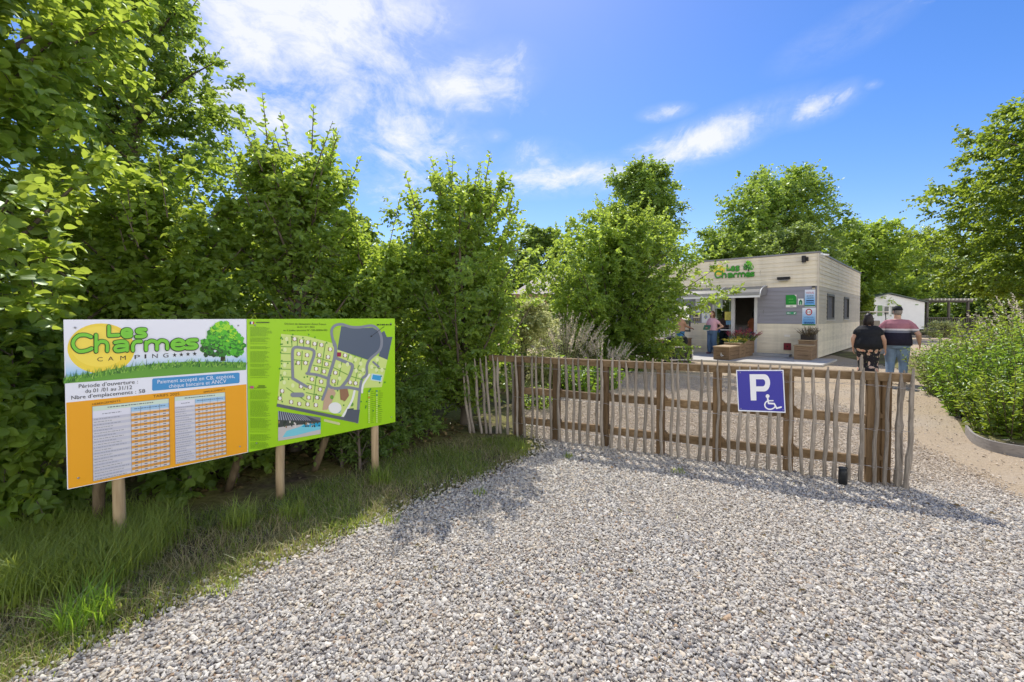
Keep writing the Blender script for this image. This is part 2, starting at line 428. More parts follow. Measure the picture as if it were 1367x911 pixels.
price = panel('price_panel', 0, SPL-0.002, white, 'white and orange panel with price tables')
mapp = panel('map_panel', SPL+0.002, BW, ink(158, 212, 14), 'lime green panel with site map')
def bz(frac): return ZT-(ZT-ZB)*frac
def brect(pr, a0, z0, a1, z1, m):
    pr.k += 1; o = pr.off+pr.k*1.2e-5
    pr.poly([BOARD.pt(a0, z0, o), BOARD.pt(a1, z0, o), BOARD.pt(a1, z1, o), BOARD.pt(a0, z1, o)], pr.mi(m))
# sky and grass picture band
pr = Print(BOARD, 0.0008)
for k in range(14):
    t = k/13; brect(pr, 0.004, bz(0.20+0.165*k/14), SPL-0.006, bz(0.20+0.165*(k+1)/14), ink(int(226-130*t*t), int(234-60*t*t), int(248-10*t)))
pr.done('sky_band', price)
zx = lambda x, y: (80+x/5.258, 420+y/5.258)
pr = Print(BOARD, 0.0014); pr.disc(135, 465.5, 45, 33.5, ink(240, 214, 66), 40); pr.disc(133, 463, 38, 27, ink(246, 222, 84), 40); pr.done('sun_emblem', price)
pr = Print(BOARD, 0.002)
gtop = [(85, 505), (100, 502), (125, 498), (150, 493), (180, 489), (215, 485), (250, 483), (290, 483), (328.5, 484)]
gbot = [(328.5, 494), (85, 512.3)]
pr.lay(gtop+gbot, ink(96, 158, 52))
rr = random.Random(4); gs = [ink(52, 118, 44), ink(84, 152, 48), ink(126, 186, 60), ink(40, 98, 50), ink(150, 200, 90)]
for k in range(420):
    x = rr.uniform(86, 327); i = max(j for j in range(len(gtop)) if gtop[j][0] <= x); i = min(i, len(gtop)-2)
    t = (x-gtop[i][0])/(gtop[i+1][0]-gtop[i][0]); y = gtop[i][1]*(1-t)+gtop[i+1][1]*t
    yb = y+rr.uniform(1, 8); h = rr.uniform(4, 11)*(0.7+0.3*(x < 200)); l = rr.uniform(-3, 6)
    pr.lay([(x-0.7, yb), (x+0.7, yb), (x+l, yb-h)], rr.choice(gs))
pr.done('grass_picture', price)
LES = [([(343, 85), (343, 150), (412, 146)], False),
       ([(440, 134), (470, 133), (498, 130), (492, 112), (468, 106), (443, 116), (438, 138), (454, 155), (480, 157), (500, 150)], True),
       ([(600, 107), (568, 105), (542, 112), (548, 126), (585, 132), (600, 145), (582, 156), (536, 157)], True)]
CHA = [([(218, 158), (180, 145), (130, 150), (95, 185), (95, 225), (130, 258), (180, 256), (222, 240)], True),
       ([(253, 145), (253, 260)], False), ([(253, 222), (278, 193), (312, 192), (331, 210), (331, 256)], True),
       ([(385, 198), (440, 190), (470, 206), (471, 253)], True), ([(470, 222), (412, 222), (386, 238), (402, 257), (470, 246)], True),
       ([(512, 253), (511, 218), (530, 193), (568, 190)], True),
       ([(604, 250), (604, 196)], False), ([(604, 212), (634, 187), (668, 192), (679, 210), (680, 246)], True), ([(680, 210), (706, 184), (740, 189), (752, 206), (753, 241)], True),
       ([(795, 213), (865, 208), (862, 190), (830, 180), (795, 195), (788, 220), (805, 240), (840, 244), (872, 234)], True),
       ([(960, 180), (915, 181), (893, 193), (906, 207), (945, 210), (959, 223), (940, 236), (888, 237)], True)]
def letters(pr, sets, dark, light, w1, w2):
    for strokes in sets:
        for p, c in strokes: pr.stroke(p, w1, dark, c)
    for strokes in sets:
        for p, c in strokes: pr.stroke([(x+1, y-1) for x, y in p], w2, light, c)
pr = Print(BOARD, 0.0035, zx)
letters(pr, [LES, CHA], ink(22, 62, 24), ink(116, 202, 50), 35, 24); pr.done('camp_lettering', price)
pr = Print(BOARD, 0.0035, zx)
for ch, x, y in zip('CAMPING', (262, 338, 424, 524, 594, 648, 724), (330, 325, 320, 314, 310, 307, 303)):
    w = 12 if ch == 'I' else 38; pr = Print(BOARD, 0.0035, zx)
    pr.text(ch, x, y, x+w, y-2, 30, black); pr.done('letter', price)
for k in range(4):
    cx, cy = 805+47*k, 285-3*k; pr = Print(BOARD, 0.0035, zx)
    pr.lay([(cx+(16 if i % 2 == 0 else 6.5)*math.sin(math.pi*i/5), cy-(16 if i % 2 == 0 else 6.5)*math.cos(math.pi*i/5)) for i in range(10)], black); pr.done('star', price)
pr = Print(BOARD, 0.0035, zx)
pr.text('Période d’ouverture :', 132, 518, 548, 484, 28, black); pr.done('heading_text', price); pr = Print(BOARD, 0.0035, zx)
pr.text('du 01 /01 au 31/12', 178, 552, 506, 524, 28, black); pr.done('heading_text', price); pr = Print(BOARD, 0.0035, zx)
pr.text('Nbre d’emplacements : 58', 80, 598, 598, 549, 27, black); pr.done('heading_text', price); pr = Print(BOARD, 0.0035, zx)
pr.text('TARIFS 2025', 655, 584, 838, 566, 19, ink(90, 60, 20)); pr.done('heading_text', price); pr = Print(BOARD, 0.0035, zx); pr.text('HEBERGEMENTS', 226, 638, 424, 612, 14, ink(90, 60, 20)); pr.done('heading_text', price); pr = Print(BOARD, 0.0035, zx); pr.text('EMPLACEMENTS', 1010, 552, 1158, 532, 13, ink(90, 60, 20))
pr.done('heading_text', price)
# tree emblem
def tree_emblem(pr, cx, cy, w, h, n, seed):
    r2 = random.Random(seed)
    pr.lay([(cx-0.05*w, cy+0.62*h), (cx+0.07*w, cy+0.62*h), (cx+0.03*w, cy+0.1*h), (cx-0.02*w, cy+0.1*h)], ink(40, 44, 26))
    for k in range(5):
        a = -0.9+0.45*k; pr.stroke([(cx, cy+0.3*h), (cx+a*0.42*w, cy-0.02*h)], 0.03*w, ink(40, 44, 26), False, cap=False)
    lst = []
    for k in range(n):
        t = r2.random(); yy = -0.55+1.0*t; half = 0.5*math.sqrt(max(0.02, 1-(2*(t-0.62))**2*0.62))*(0.55+0.45*min(1, t*1.6))
        lst.append((yy, r2.uniform(-1, 1)*half))
    lst.sort(key=lambda q: -q[0])
    for yy, xx in lst:
        s = w*r2.uniform(0.035, 0.08); x, y = cx+xx*w, cy+yy*h
        tone = 0.55-yy*0.55+r2.uniform(-0.3, 0.3)+xx*0.25
        col = ink(24, 72, 28) if tone < 0.3 else ink(38, 128, 30) if tone < 0.55 else ink(82, 186, 36) if tone < 0.85 else ink(160, 220, 40)
        a0 = r2.uniform(0, 6)
        pr.lay([(x+s*r2.uniform(.5, 1.1)*math.cos(a0+1.05*i), y+s*r2.uniform(.5, 1.1)*math.sin(a0+1.05*i)) for i in range(6)], col)
pr = Print(BOARD, 0.0035, zx); tree_emblem(pr, 1142, 185, 300, 230, 520, 3); pr.done('tree_emblem', price)
pr = Print(BOARD, 0.0022, zx)
pr.lay([(648, 458), (655, 450), (1252, 408), (1261, 414), (1261, 474), (1254, 482), (655, 536), (647, 530)], ink(62, 146, 206))
pr.text('Paiement accepté en CB, espèces,', 685, 486, 1228, 444, 27, white, lift=0.001)
pr.text('chèque bancaire et ANCV', 765, 516, 1168, 480, 27, white, lift=0.001)
pr.done('payment_label', price)
pr = Print(BOARD, 0.0012); brect(pr, 0.004, ZB+0.004, SPL-0.006, bz(0.487), ink(236, 166, 22)); pr.done('orange_field', price)
# tables
def table(name, tl, tr, br, bl, frac, ncol, rows, hdr, seed, label):
    pr = Print(BOARD, 0.0022); r2 = random.Random(seed)
    def q(u, v): return (tl[0]*(1-u)*(1-v)+tr[0]*u*(1-v)+br[0]*u*v+bl[0]*(1-u)*v, tl[1]*(1-u)*(1-v)+tr[1]*u*(1-v)+br[1]*u*v+bl[1]*(1-u)*v)
    def cell(u0, v0, u1, v1, m, lift=0): pr.lay([q(u0, v0), q(u1, v0), q(u1, v1), q(u0, v1)], m, lift)
    def scrib(u0, u1, v, h, m):
        u = u0
        while u < u1:
            w = r2.uniform(0.012, 0.045); cell(u, v-h*r2.uniform(.7, 1), min(u+w, u1), v+h, m, 0.0006); u += w+0.009
    grey = ink(140, 144, 160); ora = ink(222, 158, 60)
    cell(0, 0, 1, 1, ink(214, 214, 222)); cell(0, 0, 1, hdr*0.42, ink(206, 226, 210))
    cell(frac, hdr*0.44, 1, hdr*0.85, ink(160, 200, 232)); cell(0, hdr*0.44, frac, hdr, ink(224, 226, 240))
    scrib(0.2, 0.8, hdr*0.22, 0.007, greyt); scrib(0.13, frac*0.75, hdr*0.72, 0.006, grey); scrib(frac+0.04, 0.95, hdr*0.62, 0.006, ink(90, 120, 160))
    dv = (1-hdr)/rows
    for k in range(rows):
        v = hdr+dv*k
        if k % 2 == 0: cell(0.004, v, frac, v+dv, ink(196, 198, 214), 0.0003); cell(frac, v, 1, v+dv, ora, 0.0003)
        scrib(0.02, frac*r2.uniform(0.5, 0.95), v+dv*0.5, dv*0.13, grey)
        for c in range(ncol):
            u = frac+(1-frac)*(c+0.5)/ncol; cell(u-0.02, v+dv*0.34, u+0.02, v+dv*0.64, greyt, 0.0006)
    for c in range(ncol+1):
        u = frac+(1-frac)*c/ncol; cell(u-0.003, hdr*0.44, u+0.001, 1, ink(110, 110, 116), 0.0007)
    for u in (0, 0.996): cell(u, 0, u+0.004, 1, ink(110, 110, 116), 0.0007)
    for v in (0, 0.997): cell(0, v, 1, v+0.003, ink(110, 110, 116), 0.0007)
    return tag(pr.done(name, price), label)
table('price_table', (123, 542.7), (225.7, 531.9), (227, 620.9), (124.3, 643), 0.505, 4, 22, 0.16, 1, 'larger price table with four columns of figures')
table('price_table', (232.9, 530), (300.6, 523.7), (302, 606.6), (234.4, 620), 0.405, 4, 26, 0.15, 2, 'narrower price table on the right')
# site map
zm = lambda x, y: (320+x/4.795, 420+y/4.795)
pr = Print(BOARD, 0.0012, zm)
lime = ink(206, 226, 132); road = ink(132, 138, 152); slate = ink(84, 98, 118)
pr.lay([(265, 125), (430, 140), (600, 185), (720, 262), (815, 292), (880, 262), (945, 290), (910, 465), (800, 470), (772, 492), (742, 668), (640, 640), (240, 572), (262, 330)], lime)
pr.lay([(600, 95), (650, 80), (625, 225), (600, 200)], ink(170, 205, 70))
pr.lay([(650, 75), (760, 90), (850, 84), (898, 112), (905, 200), (880, 240), (818, 290), (625, 225)], slate)
pr.lay([(903, 120), (925, 105), (942, 145), (978, 143), (946, 290), (890, 268), (905, 200)], slate)
pr.done('site_map', mapp)
pr = Print(BOARD, 0.002, zm)
for p, w, m in [([(605, 200), (588, 115), (605, 75), (650, 63), (710, 80), (770, 82), (850, 73), (893, 108), (909, 170), (895, 230), (835, 285), (814, 330), (812, 385), (775, 440), (752, 690)], 17, road),
                ([(600, 170), (614, 215), (605, 290), (572, 395), (566, 448)], 20, road), ([(566, 448), (590, 470), (640, 472), (665, 450), (700, 400), (722, 330), (690, 310), (615, 278)], 20, road),
                ([(340, 410), (338, 300), (344, 218), (400, 214), (476, 236), (452, 330), (438, 378)], 18, road), ([(338, 408), (390, 440), (428, 462)], 18, road), ([(430, 378), (500, 388), (560, 408)], 18, road),
                ([(640, 470), (700, 468), (770, 482)], 18, road), ([(566, 450), (530, 545)], 16, road), ([(340, 515), (400, 515)], 30, road), ([(855, 305), (890, 335)], 13, road)]: pr.stroke(p, w, m)
pr.stroke([(238, 580), (757, 686)], 20, ink(92, 98, 112), False, cap=False); pr.lay([(690, 610), (770, 610), (756, 690), (665, 665)], ink(84, 92, 106))
pr.done('map_roads', mapp)
pr = Print(BOARD, 0.0029, zm); hg = ink(104, 160, 60)
for a, b in [((265, 205), (330, 208)), ((265, 250), (325, 252)), ((262, 300), (325, 302)), ((262, 350), (325, 352)), ((262, 400), (330, 402)), ((330, 140), (335, 205)), ((372, 150), (368, 205)), ((412, 160), (408, 205)), ((455, 165), (450, 215)), ((500, 175), (490, 225)),
             ((548, 185), (520, 380)), ((400, 235), (395, 355)), ((345, 290), (440, 300)), ((490, 275), (590, 305)), ((470, 325), (570, 345)), ((655, 300), (625, 450)), ((600, 340), (690, 385)), ((700, 255), (690, 290)), ((740, 262), (730, 310)), ((780, 280), (765, 330)), ((730, 345), (800, 370)), ((710, 395), (790, 420)), ((760, 330), (735, 455)), ((300, 470), (430, 560)), ((490, 400), (470, 560)), ((430, 440), (545, 470)), ((425, 500), (530, 525)), ((845, 340), (935, 350)), ((885, 300), (880, 370))]:
    pr.stroke([a, b], 5, hg, False)
for k in range(70):
    x, y = rr.choice([(rr.uniform(265, 600), rr.uniform(118, 190)), (rr.uniform(250, 560), rr.uniform(200, 560)), (rr.uniform(580, 930), rr.uniform(290, 640)), (rr.uniform(262, 275), rr.uniform(130, 560))])
    if y > 125+max(0, x-430)*0.35 and y < 560+0.2*(x-240): pr.disc(x, y, 5, 6, ink(84, 150, 50), 8)
for x, y in [(352, 157), (395, 172), (436, 178), (480, 188), (524, 195), (580, 223), (378, 252), (432, 260), (510, 260), (566, 272), (508, 300), (556, 318), (375, 310), (422, 310), (490, 348), (540, 365), (463, 415), (522, 430), (393, 460), (450, 465), (515, 480), (272, 490), (258, 537), (442, 532), (495, 532), (330, 560), (382, 572), (435, 575), (488, 580), (613, 373), (602, 428), (742, 440), (707, 435), (675, 262)]:
    pr.lay([(x-13, y-12), (x+13, y-9), (x+12, y+14), (x-14, y+11)], ink(138, 104, 74)); pr.disc(x, y, 10, 12, ink(240, 240, 235), 12)
for x, y in [(300, 157), (290, 225), (288, 325), (288, 378), (285, 435), (340, 455), (640, 330), (690, 320), (640, 410), (710, 275), (740, 290), (775, 315), (745, 360), (790, 355), (770, 390), (880, 290), (875, 355), (910, 355), (845, 335)]: pr.disc(x, y, 11, 14, ink(226, 238, 176), 12)
pr.lay([(624, 243), (650, 243), (648, 270), (622, 270)], ink(150, 30, 70))
pr.lay([(565, 480), (600, 475), (615, 505), (590, 560), (560, 610), (530, 612), (540, 540)], ink(196, 166, 140)); pr.lay([(640, 480), (690, 475), (700, 520), (675, 555), (645, 545)], ink(150, 112, 84))
pr.disc(610, 598, 42, 36, ink(236, 238, 236), 20); pr.disc(590, 530, 12, 14, hg, 12); pr.disc(718, 575, 11, 14, hg, 12)
pr.stroke([(735, 490), (715, 560), (655, 660)], 14, ink(240, 242, 238), True); pr.stroke([(830, 385), (790, 450), (783, 500)], 12, ink(240, 242, 238), True)
pr.lay([(690, 605), (730, 600), (728, 640), (678, 640)], ink(64, 84, 78)); pr.stroke([(545, 678), (635, 700)], 16, ink(206, 210, 150), False)
pr.done('map_plots', mapp)
pr = Print(BOARD, 0.0036, zm)
pr.lay([(845, 378), (915, 388), (908, 432), (838, 420)], ink(206, 226, 232)); pr.lay([(852, 385), (908, 393), (902, 425), (846, 415)], ink(58, 160, 214))
pr.done('map_pool', mapp); pr = Print(BOARD, 0.0036, zm); pr.disc(618, 590, 16, 22, ink(58, 160, 214), 16); pr.disc(630, 612, 19, 20, ink(58, 160, 214), 16)
pr.done('map_pool', mapp)
pr = Print(BOARD, 0.0042, zm); dk = ink(44, 66, 18)
pr.text('Décision de classement Atout France', 288, 65, 553, 68, 12, dk); pr.text('du 01 / 07 / 2022', 368, 85, 480, 86, 11, dk); pr.text('en 4 étoiles tourisme N° C85-00804-003', 280, 107, 560, 106, 11, dk)
pr.stroke([(925, 78), (842, 140)], 3, black, False); pr.lay([(836, 146), (850, 142), (840, 132)], black)
x = 878
for w in (16, 6, 22, 14, 5, 12): pr.rect(x, 62, x+w, 70, dk); x += w+4
y = 75
while y < 858:
    if not (405 < y < 470):
        if rr.random() < 0.88:
            x = 68
            while x < 205*rr.uniform(0.75, 1):
                w = rr.uniform(5, 16); pr.rect(x, y, min(x+w, 208), y+2.2, ink(96, 142, 22)); x += w+2.5
        y += 6.2
    else: y += 6.2
pr.rect(106, 48, 190, 54, dk); pr.rect(120, 455, 162, 460, dk); pr.rect(112, 464, 172, 468, dk)
for k, c in enumerate([ink(40, 40, 110), ink(238, 238, 238), ink(190, 40, 40)]): pr.rect(65+9*k, 46, 74+9*k, 62, c)
pr.rect(66, 458, 90, 474, ink(150, 110, 150)); pr.rect(76, 458, 80, 474, ink(206, 60, 60)); pr.rect(66, 464, 90, 468, ink(206, 60, 60))
for cx in (828, 878):
    for k in range(16):
        y = 492+k*13.2-(cx-828)*0.04
        c = ink(40, 120, 130) if (k == 0 or (k == 2 and cx > 850)) else ink(214, 120, 60) if (k == 3 and cx < 850) else ink(198, 226, 120)
        pr.rect(cx-5, y-4, cx+5, y+4, c); pr.rect(cx+14, y-1.2, cx+14+rr.uniform(10, 26), y+1.4, ink(92, 134, 22))
pr.done('map_text', mapp)
pr = Print(BOARD, 0.0042, zm)
def inset(u, v): return (246+u*(272), 618+v*192+u*(42-v*87))
def ipoly(p, m): pr.lay([inset(*q) for q in p], m)
ipoly([(0, 0), (1, 0), (1, 1), (0, 1)], ink(112, 116, 128)); ipoly([(0, 0), (0.6, 0), (1, .22), (1, .3), (0, .3)], ink(70, 74, 92))
for k in range(14): ipoly([(k*0.045, 0), (k*0.045+.012, 0), (k*.06+.03, .3), (k*.06+.01, .3)], ink(170, 178, 194))
ipoly([(0, .3), (1, .2), (1, .42), (.4, .48), (0, .55)], ink(58, 66, 66)); ipoly([(0, .55), (.4, .46), (1, .4), (1, 1), (0, 1)], ink(196, 192, 190))
ipoly([(.1, .9), (.2, .68), (.5, .55), (.6, .42), (1, .30), (1, .72), (.7, .82), (.4, .9)], ink(120, 204, 220)); ipoly([(.55, .55), (.65, .4), (1, .3), (1, .55)], ink(30, 160, 200))
for k in range(40):
    u = rr.uniform(0, .95); v = rr.uniform(.3, .5); ipoly([(u, v), (u+.03, v), (u+.03, v+.08), (u, v+.08)], rr.choice([ink(36, 52, 44), ink(150, 120, 90), ink(210, 206, 200), ink(60, 80, 60)]))
pr.done('pool_photo', mapp)
# posts
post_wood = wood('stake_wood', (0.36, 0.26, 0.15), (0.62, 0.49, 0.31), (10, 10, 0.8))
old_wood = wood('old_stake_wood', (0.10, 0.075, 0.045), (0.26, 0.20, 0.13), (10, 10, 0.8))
def stake(base, top, r, m, name='post', label=None):
    base = Vector(base); top = Vector(top); mb = MB(); pts = []; rad = []
    for k in range(7):
        t = k/6; p = base.lerp(top, t); pts.append(p+Vector((random.uniform(-1, 1), random.uniform(-1, 1), 0))*0.004); rad.append(r*random.uniform(.93, 1.05))
    mb.tube(pts, rad, 10); o = mb.build(name, m, board); return tag(o, label)
for px, base_py, top_px in [(160, 735, 156), (377, 672, 376), (504, 621, 503)]:
    a, _ = BOARD.coords(px, 560); at_, _ = BOARD.coords(top_px, 500)
    stake(BOARD.pt(a, -0.05, -0.05), BOARD.pt(at_, 1.40, -0.05), 0.036, post_wood)
for px, off, top_px in [(138, 0.34, 143), (336, 0.55, 362), (455, 0.5, 476)]:
    a, _ = BOARD.coords(px, 560); at_, _ = BOARD.coords(top_px, 500)
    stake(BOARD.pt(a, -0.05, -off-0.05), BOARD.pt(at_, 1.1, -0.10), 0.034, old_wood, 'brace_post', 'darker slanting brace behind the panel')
mb = MB()
for z in (1.36, 0.62): mb.beam(BOARD.pt(0.1, z, -0.026), BOARD.pt(BW-0.1, z, -0.026), 0.025, 0.05)
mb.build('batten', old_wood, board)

for a_ in (0.05, SPL-0.06, SPL+0.06, BW-0.05):
    for z_ in (ZB+.06, ZT-.05):
        mb = MB(); p_ = BOARD.pt(a_, z_, .0045); mb.tube([p_, p_+bn*.003], .006, 8); mb.build('screw', plain('screw_head', (.45, .45, .44), .35, .15, 30, metal=.6), board)
# ------------------------------------------------------------------ THE FENCE
FA = gp(690, 582); FB = gp(1206, 652); fex = (FB-FA).normalized(); fn = Vector((fex.y, -fex.x, 0))
if fn.y > 0: fn = -fn
FEN = Plane(FA, fex, fn); FL = (FB-FA).length
fence = thing('picket_fence', 'grey chestnut picket fence on square posts between gravel bay and forecourt', 'fence', (FA+FB)/2)
weather = wood('weathered_picket', (0.185, 0.156, 0.127), (0.48, 0.43, 0.365), (30, 30, 2.2), 0.85, 0.5)
rail_wood = wood('rail_timber', (0.17, 0.11, 0.055), (0.36, 0.255, 0.145), (4, 4, 9), 0.8, 0.3)
post_brown = wood('fence_post_timber', (0.13, 0.082, 0.042), (0.29, 0.195, 0.105), (14, 14, 1.4), 0.8, 0.3)
rf = random.Random(21)
def picket(base, top, r, name='picket', parent=fence):
    base = Vector(base); top = Vector(top); pts = []; rad = []; bow = Vector((rf.uniform(-1, 1), rf.uniform(-.6, .6), 0))*0.011; ph = rf.uniform(0, 6)
    for k in range(12):
        t = k/11; p = base.lerp(top, t)+bow*math.sin(math.pi*t)+fex*0.006*math.sin(ph+t*9)+Vector((rf.uniform(-1, 1), rf.uniform(-1, 1), 0))*0.0028
        rr_ = r*rf.uniform(0.88, 1.12)*(1.05-0.12*t)
        if t > 0.98: rr_ *= 0.42
        elif t > 0.89: rr_ *= 0.85
        if rf.random() < 0.08: rr_ *= 1.25
        pts.append(p); rad.append(rr_)
    mb = MB(); mb.tube(pts, rad, 7, 0, False); return mb.build(name, weather, parent)
npk = 41
for k in range(npk):
    a = 0.03+(FL-0.16)*k/(npk-1)+rf.uniform(-.010, .010)
    lean = rf.gauss(0, 0.011)-0.02*(1-k/npk*1.9)
    picket(FEN.pt(a, -0.01, 0.03), FEN.pt(a+lean, 1.055+rf.uniform(-.03, .03), 0.03), rf.uniform(0.0140, 0.019))
# the loose end that wraps past the last post, and the short return by the hedge
for a, la, o, o2, h in [(FL-0.05, 0.02, 0.02, 0.0, 1.03), (FL-0.02, 0.02, -0.03, -0.06, 1.05), (FL+0.012, 0.035, 0.035, 0.02, 1.08), (FL-0.03, 0.02, -0.09, -0.1, 1.0)]:
    picket(FEN.pt(a, -0.01, o), FEN.pt(a+la, h, o2), 0.02)
RA = gp(688, 580); RB = gp(622, 578)
for k in range(9):
    t = (k+0.4)/9; b = RA.lerp(RB, t)+Vector((rf.uniform(-.02, .02), rf.uniform(-.03, .03), -0.01)); h = 1.04-0.12*t*t+rf.uniform(-.03, .03)
    picket(b, b+Vector((-0.02-0.10*t, 0.05*t, h)), 0.017)
for px, w in [(690, .09), (741, .085), (806, .085), (881, .085), (957, .085), (1053, .085), (1166, .095)]:
    a, _ = FEN.coords(px, 560); mb = MB(); mb.box(FEN.pt(a, 0.49, -0.05), (w, w*0.9, 1.06), math.atan2(fex.y, fex.x), 0, 0.006)
    for z in (0.20, 0.585):
        if px != 690: mb.add([FEN.pt(a+w/2, z+.08, -.01), FEN.pt(a+w/2+.05, z+.03, -.01), FEN.pt(a+w/2, z+.02, -.01), FEN.pt(a+w/2, z+.08, -.06), FEN.pt(a+w/2+.05, z+.03, -.06), FEN.pt(a+w/2, z+.02, -.06)], [(0, 2, 1), (3, 4, 5), (0, 1, 4, 3), (1, 2, 5, 4)])
    mb.build('post', post_brown, fence)
a, _ = FEN.coords(1184, 560); mb = MB(); mb.box(FEN.pt(a, 0.48, -0.09), (0.08, 0.08, 1.02), math.atan2(fex.y, fex.x)+0.3, 0, 0.006); mb.build('post', post_brown, fence)
ap = [FEN.coords(px, 560)[0] for px in (690, 741, 806, 881, 957, 1053, 1166)]
mb = MB(); mb.beam(FEN.pt(-0.42, 0.985, -0.05), FEN.pt(FL+0.05, 0.985, -0.05), 0.10, 0.075, 0, 0.004)
o = mb.build('rail', rail_wood, fence)
for z, h in ((0.585, 0.085), (0.20, 0.085)):
    for a0, a1 in zip(ap[:-1], ap[1:]):
        mb = MB(); mb.beam(FEN.pt(a0+.044, z, -0.05), FEN.pt(a1-.044, z+rf.uniform(-.006, .006), -0.05), 0.05, h, 0, 0.004); mb.build('rail', rail_wood, fence)
steel = plain('galvanised_wire', (0.42, 0.42, 0.42), 0.45, 0.2, 20, metal=0.7)
for z in (0.90, 0.52, 0.16):
    mb = MB()
    for s in (1, -1):
        pts = []
        for k in range(npk*2):
            t = k/(npk*2-1); pts.append(FEN.pt(-0.02+(FL+0.09)*t, z+0.012*math.sin(t*14+z*9)+0.004*s, 0.03+(0.023 if (k % 2 == 0) == (s > 0) else -0.023)))
        mb.tube(pts, 0.0014, 4)
    mb.build('wire', steel, fence)
# parking sign
pk = [(982.6, 494.1), (1046, 494), (1048.8, 551.4), (985.5, 549)]
SIGNP = Plane(FEN.pt(0, 0, 0.058), fex, fn)
c3 = [SIGNP.hit(*p) for p in pk]; cen = sum(c3, Vector())/4
psign = thing('parking_sign', 'blue and white disabled parking plate fixed on the picket fence', 'sign', Vector((cen.x, cen.y, 0.6)))
mb = MB(); vv = c3+[p-fn*0.004 for p in c3]
mb.add(vv, [(0, 3, 2, 1)], 0); mb.add(vv, [(4, 5, 6, 7), (0, 1, 5, 4), (1, 2, 6, 5), (2, 3, 7, 6), (3, 0, 4, 7)], 0); mb.build('plate', ink(226, 230, 238), psign)
zs = lambda x, y: (830+x/5.06, 470+y/5.06)
pr = Print(SIGNP, 0.001, zs); pr.lay([(779, 129), (1086, 129), (1100, 404), (793, 392)], ink(54, 54, 158)); pr.done('blue_field', psign)
pr = Print(SIGNP, 0.002, zs); wm = ink(232, 234, 240)
bowl = [(962+40*math.cos(t), 209-58*math.sin(t)) for t in [math.pi/2-math.pi*k/16 for k in range(17)]]
inr = [(952+17*math.cos(t), 209-24*math.sin(t)) for t in [math.pi/2-math.pi*k/12 for k in range(13)]]
pr.lay([(863, 151), (905, 151), (910, 328), (872, 328)], wm)
for i in range(16):
    j = min(i*12//16, 11); pr.lay([bowl[i], bowl[i+1], inr[min((i+1)*12//16, 12)], inr[j]], wm)
pr.lay([(904, 151), (962, 151), (952, 185), (904, 185)], wm); pr.lay([(904, 233), (952, 233), (962, 267), (906, 267)], wm)
pr.done('letter_p', psign)
pr = Print(SIGNP, 0.002, zs)
pr.disc(985, 299, 13, 13, wm, 16); pr.stroke([(986, 315), (992, 348), (1030, 350), (1046, 381), (1076, 373)], 11, wm, False); pr.stroke([(990, 330), (1022, 330)], 8, wm, False)
pr.stroke([(1002+36*math.cos(t), 358+30*math.sin(t)) for t in [R(-120)-R(235)*k/18 for k in range(19)]], 9, wm, False)
pr.done('wheelchair_symbol', psign)
for x, y in ((800, 140), (1080, 140), (1090, 392), (805, 382)):
    mb = MB(); p = SIGNP.hit(*zs(x, y), 0.003); mb.tube([p, p+fn*0.003], 0.005, 8); mb.build('screw', steel, psign)
# small dark lamp stub at the foot of the fence
st = gp(1125, 648); spot = thing('ground_spotlight', 'small dark spotlight stub on the gravel at the fence foot', 'lamp', (st.x, st.y, 0))
mb = MB(); mb.loft([(st.x, st.y, 0, .035, .035), (st.x, st.y, .12, .035, .035), (st.x, st.y, .15, .03, .03)], 12); mb.build('body', plain('black_plastic', (0.02, 0.022, 0.025), 0.45, 0.2), spot)
mb = MB(); mb.loft([(st.x, st.y, .151, .04, .03), (st.x, st.y, .165, .038, .028)], 12); mb.build('cap', plain('dark_glass_cap', (0.03, 0.035, 0.04), 0.15, 0.1), spot)
b = gp(1149, 540); b2 = thing('wooden_stake', 'single weathered stake standing alone behind the fence', 'stake', (b.x, b.y, 0))
mb = MB(); mb.tube([b+Vector((.0, 0, -.02)), b+Vector((.01, 0, .4)), b+Vector((.0, 0, .78)), b+Vector((0, 0, .86))], [.028, .027, .026, .012], 8, 0, False); mb.build('shaft', weather, b2)
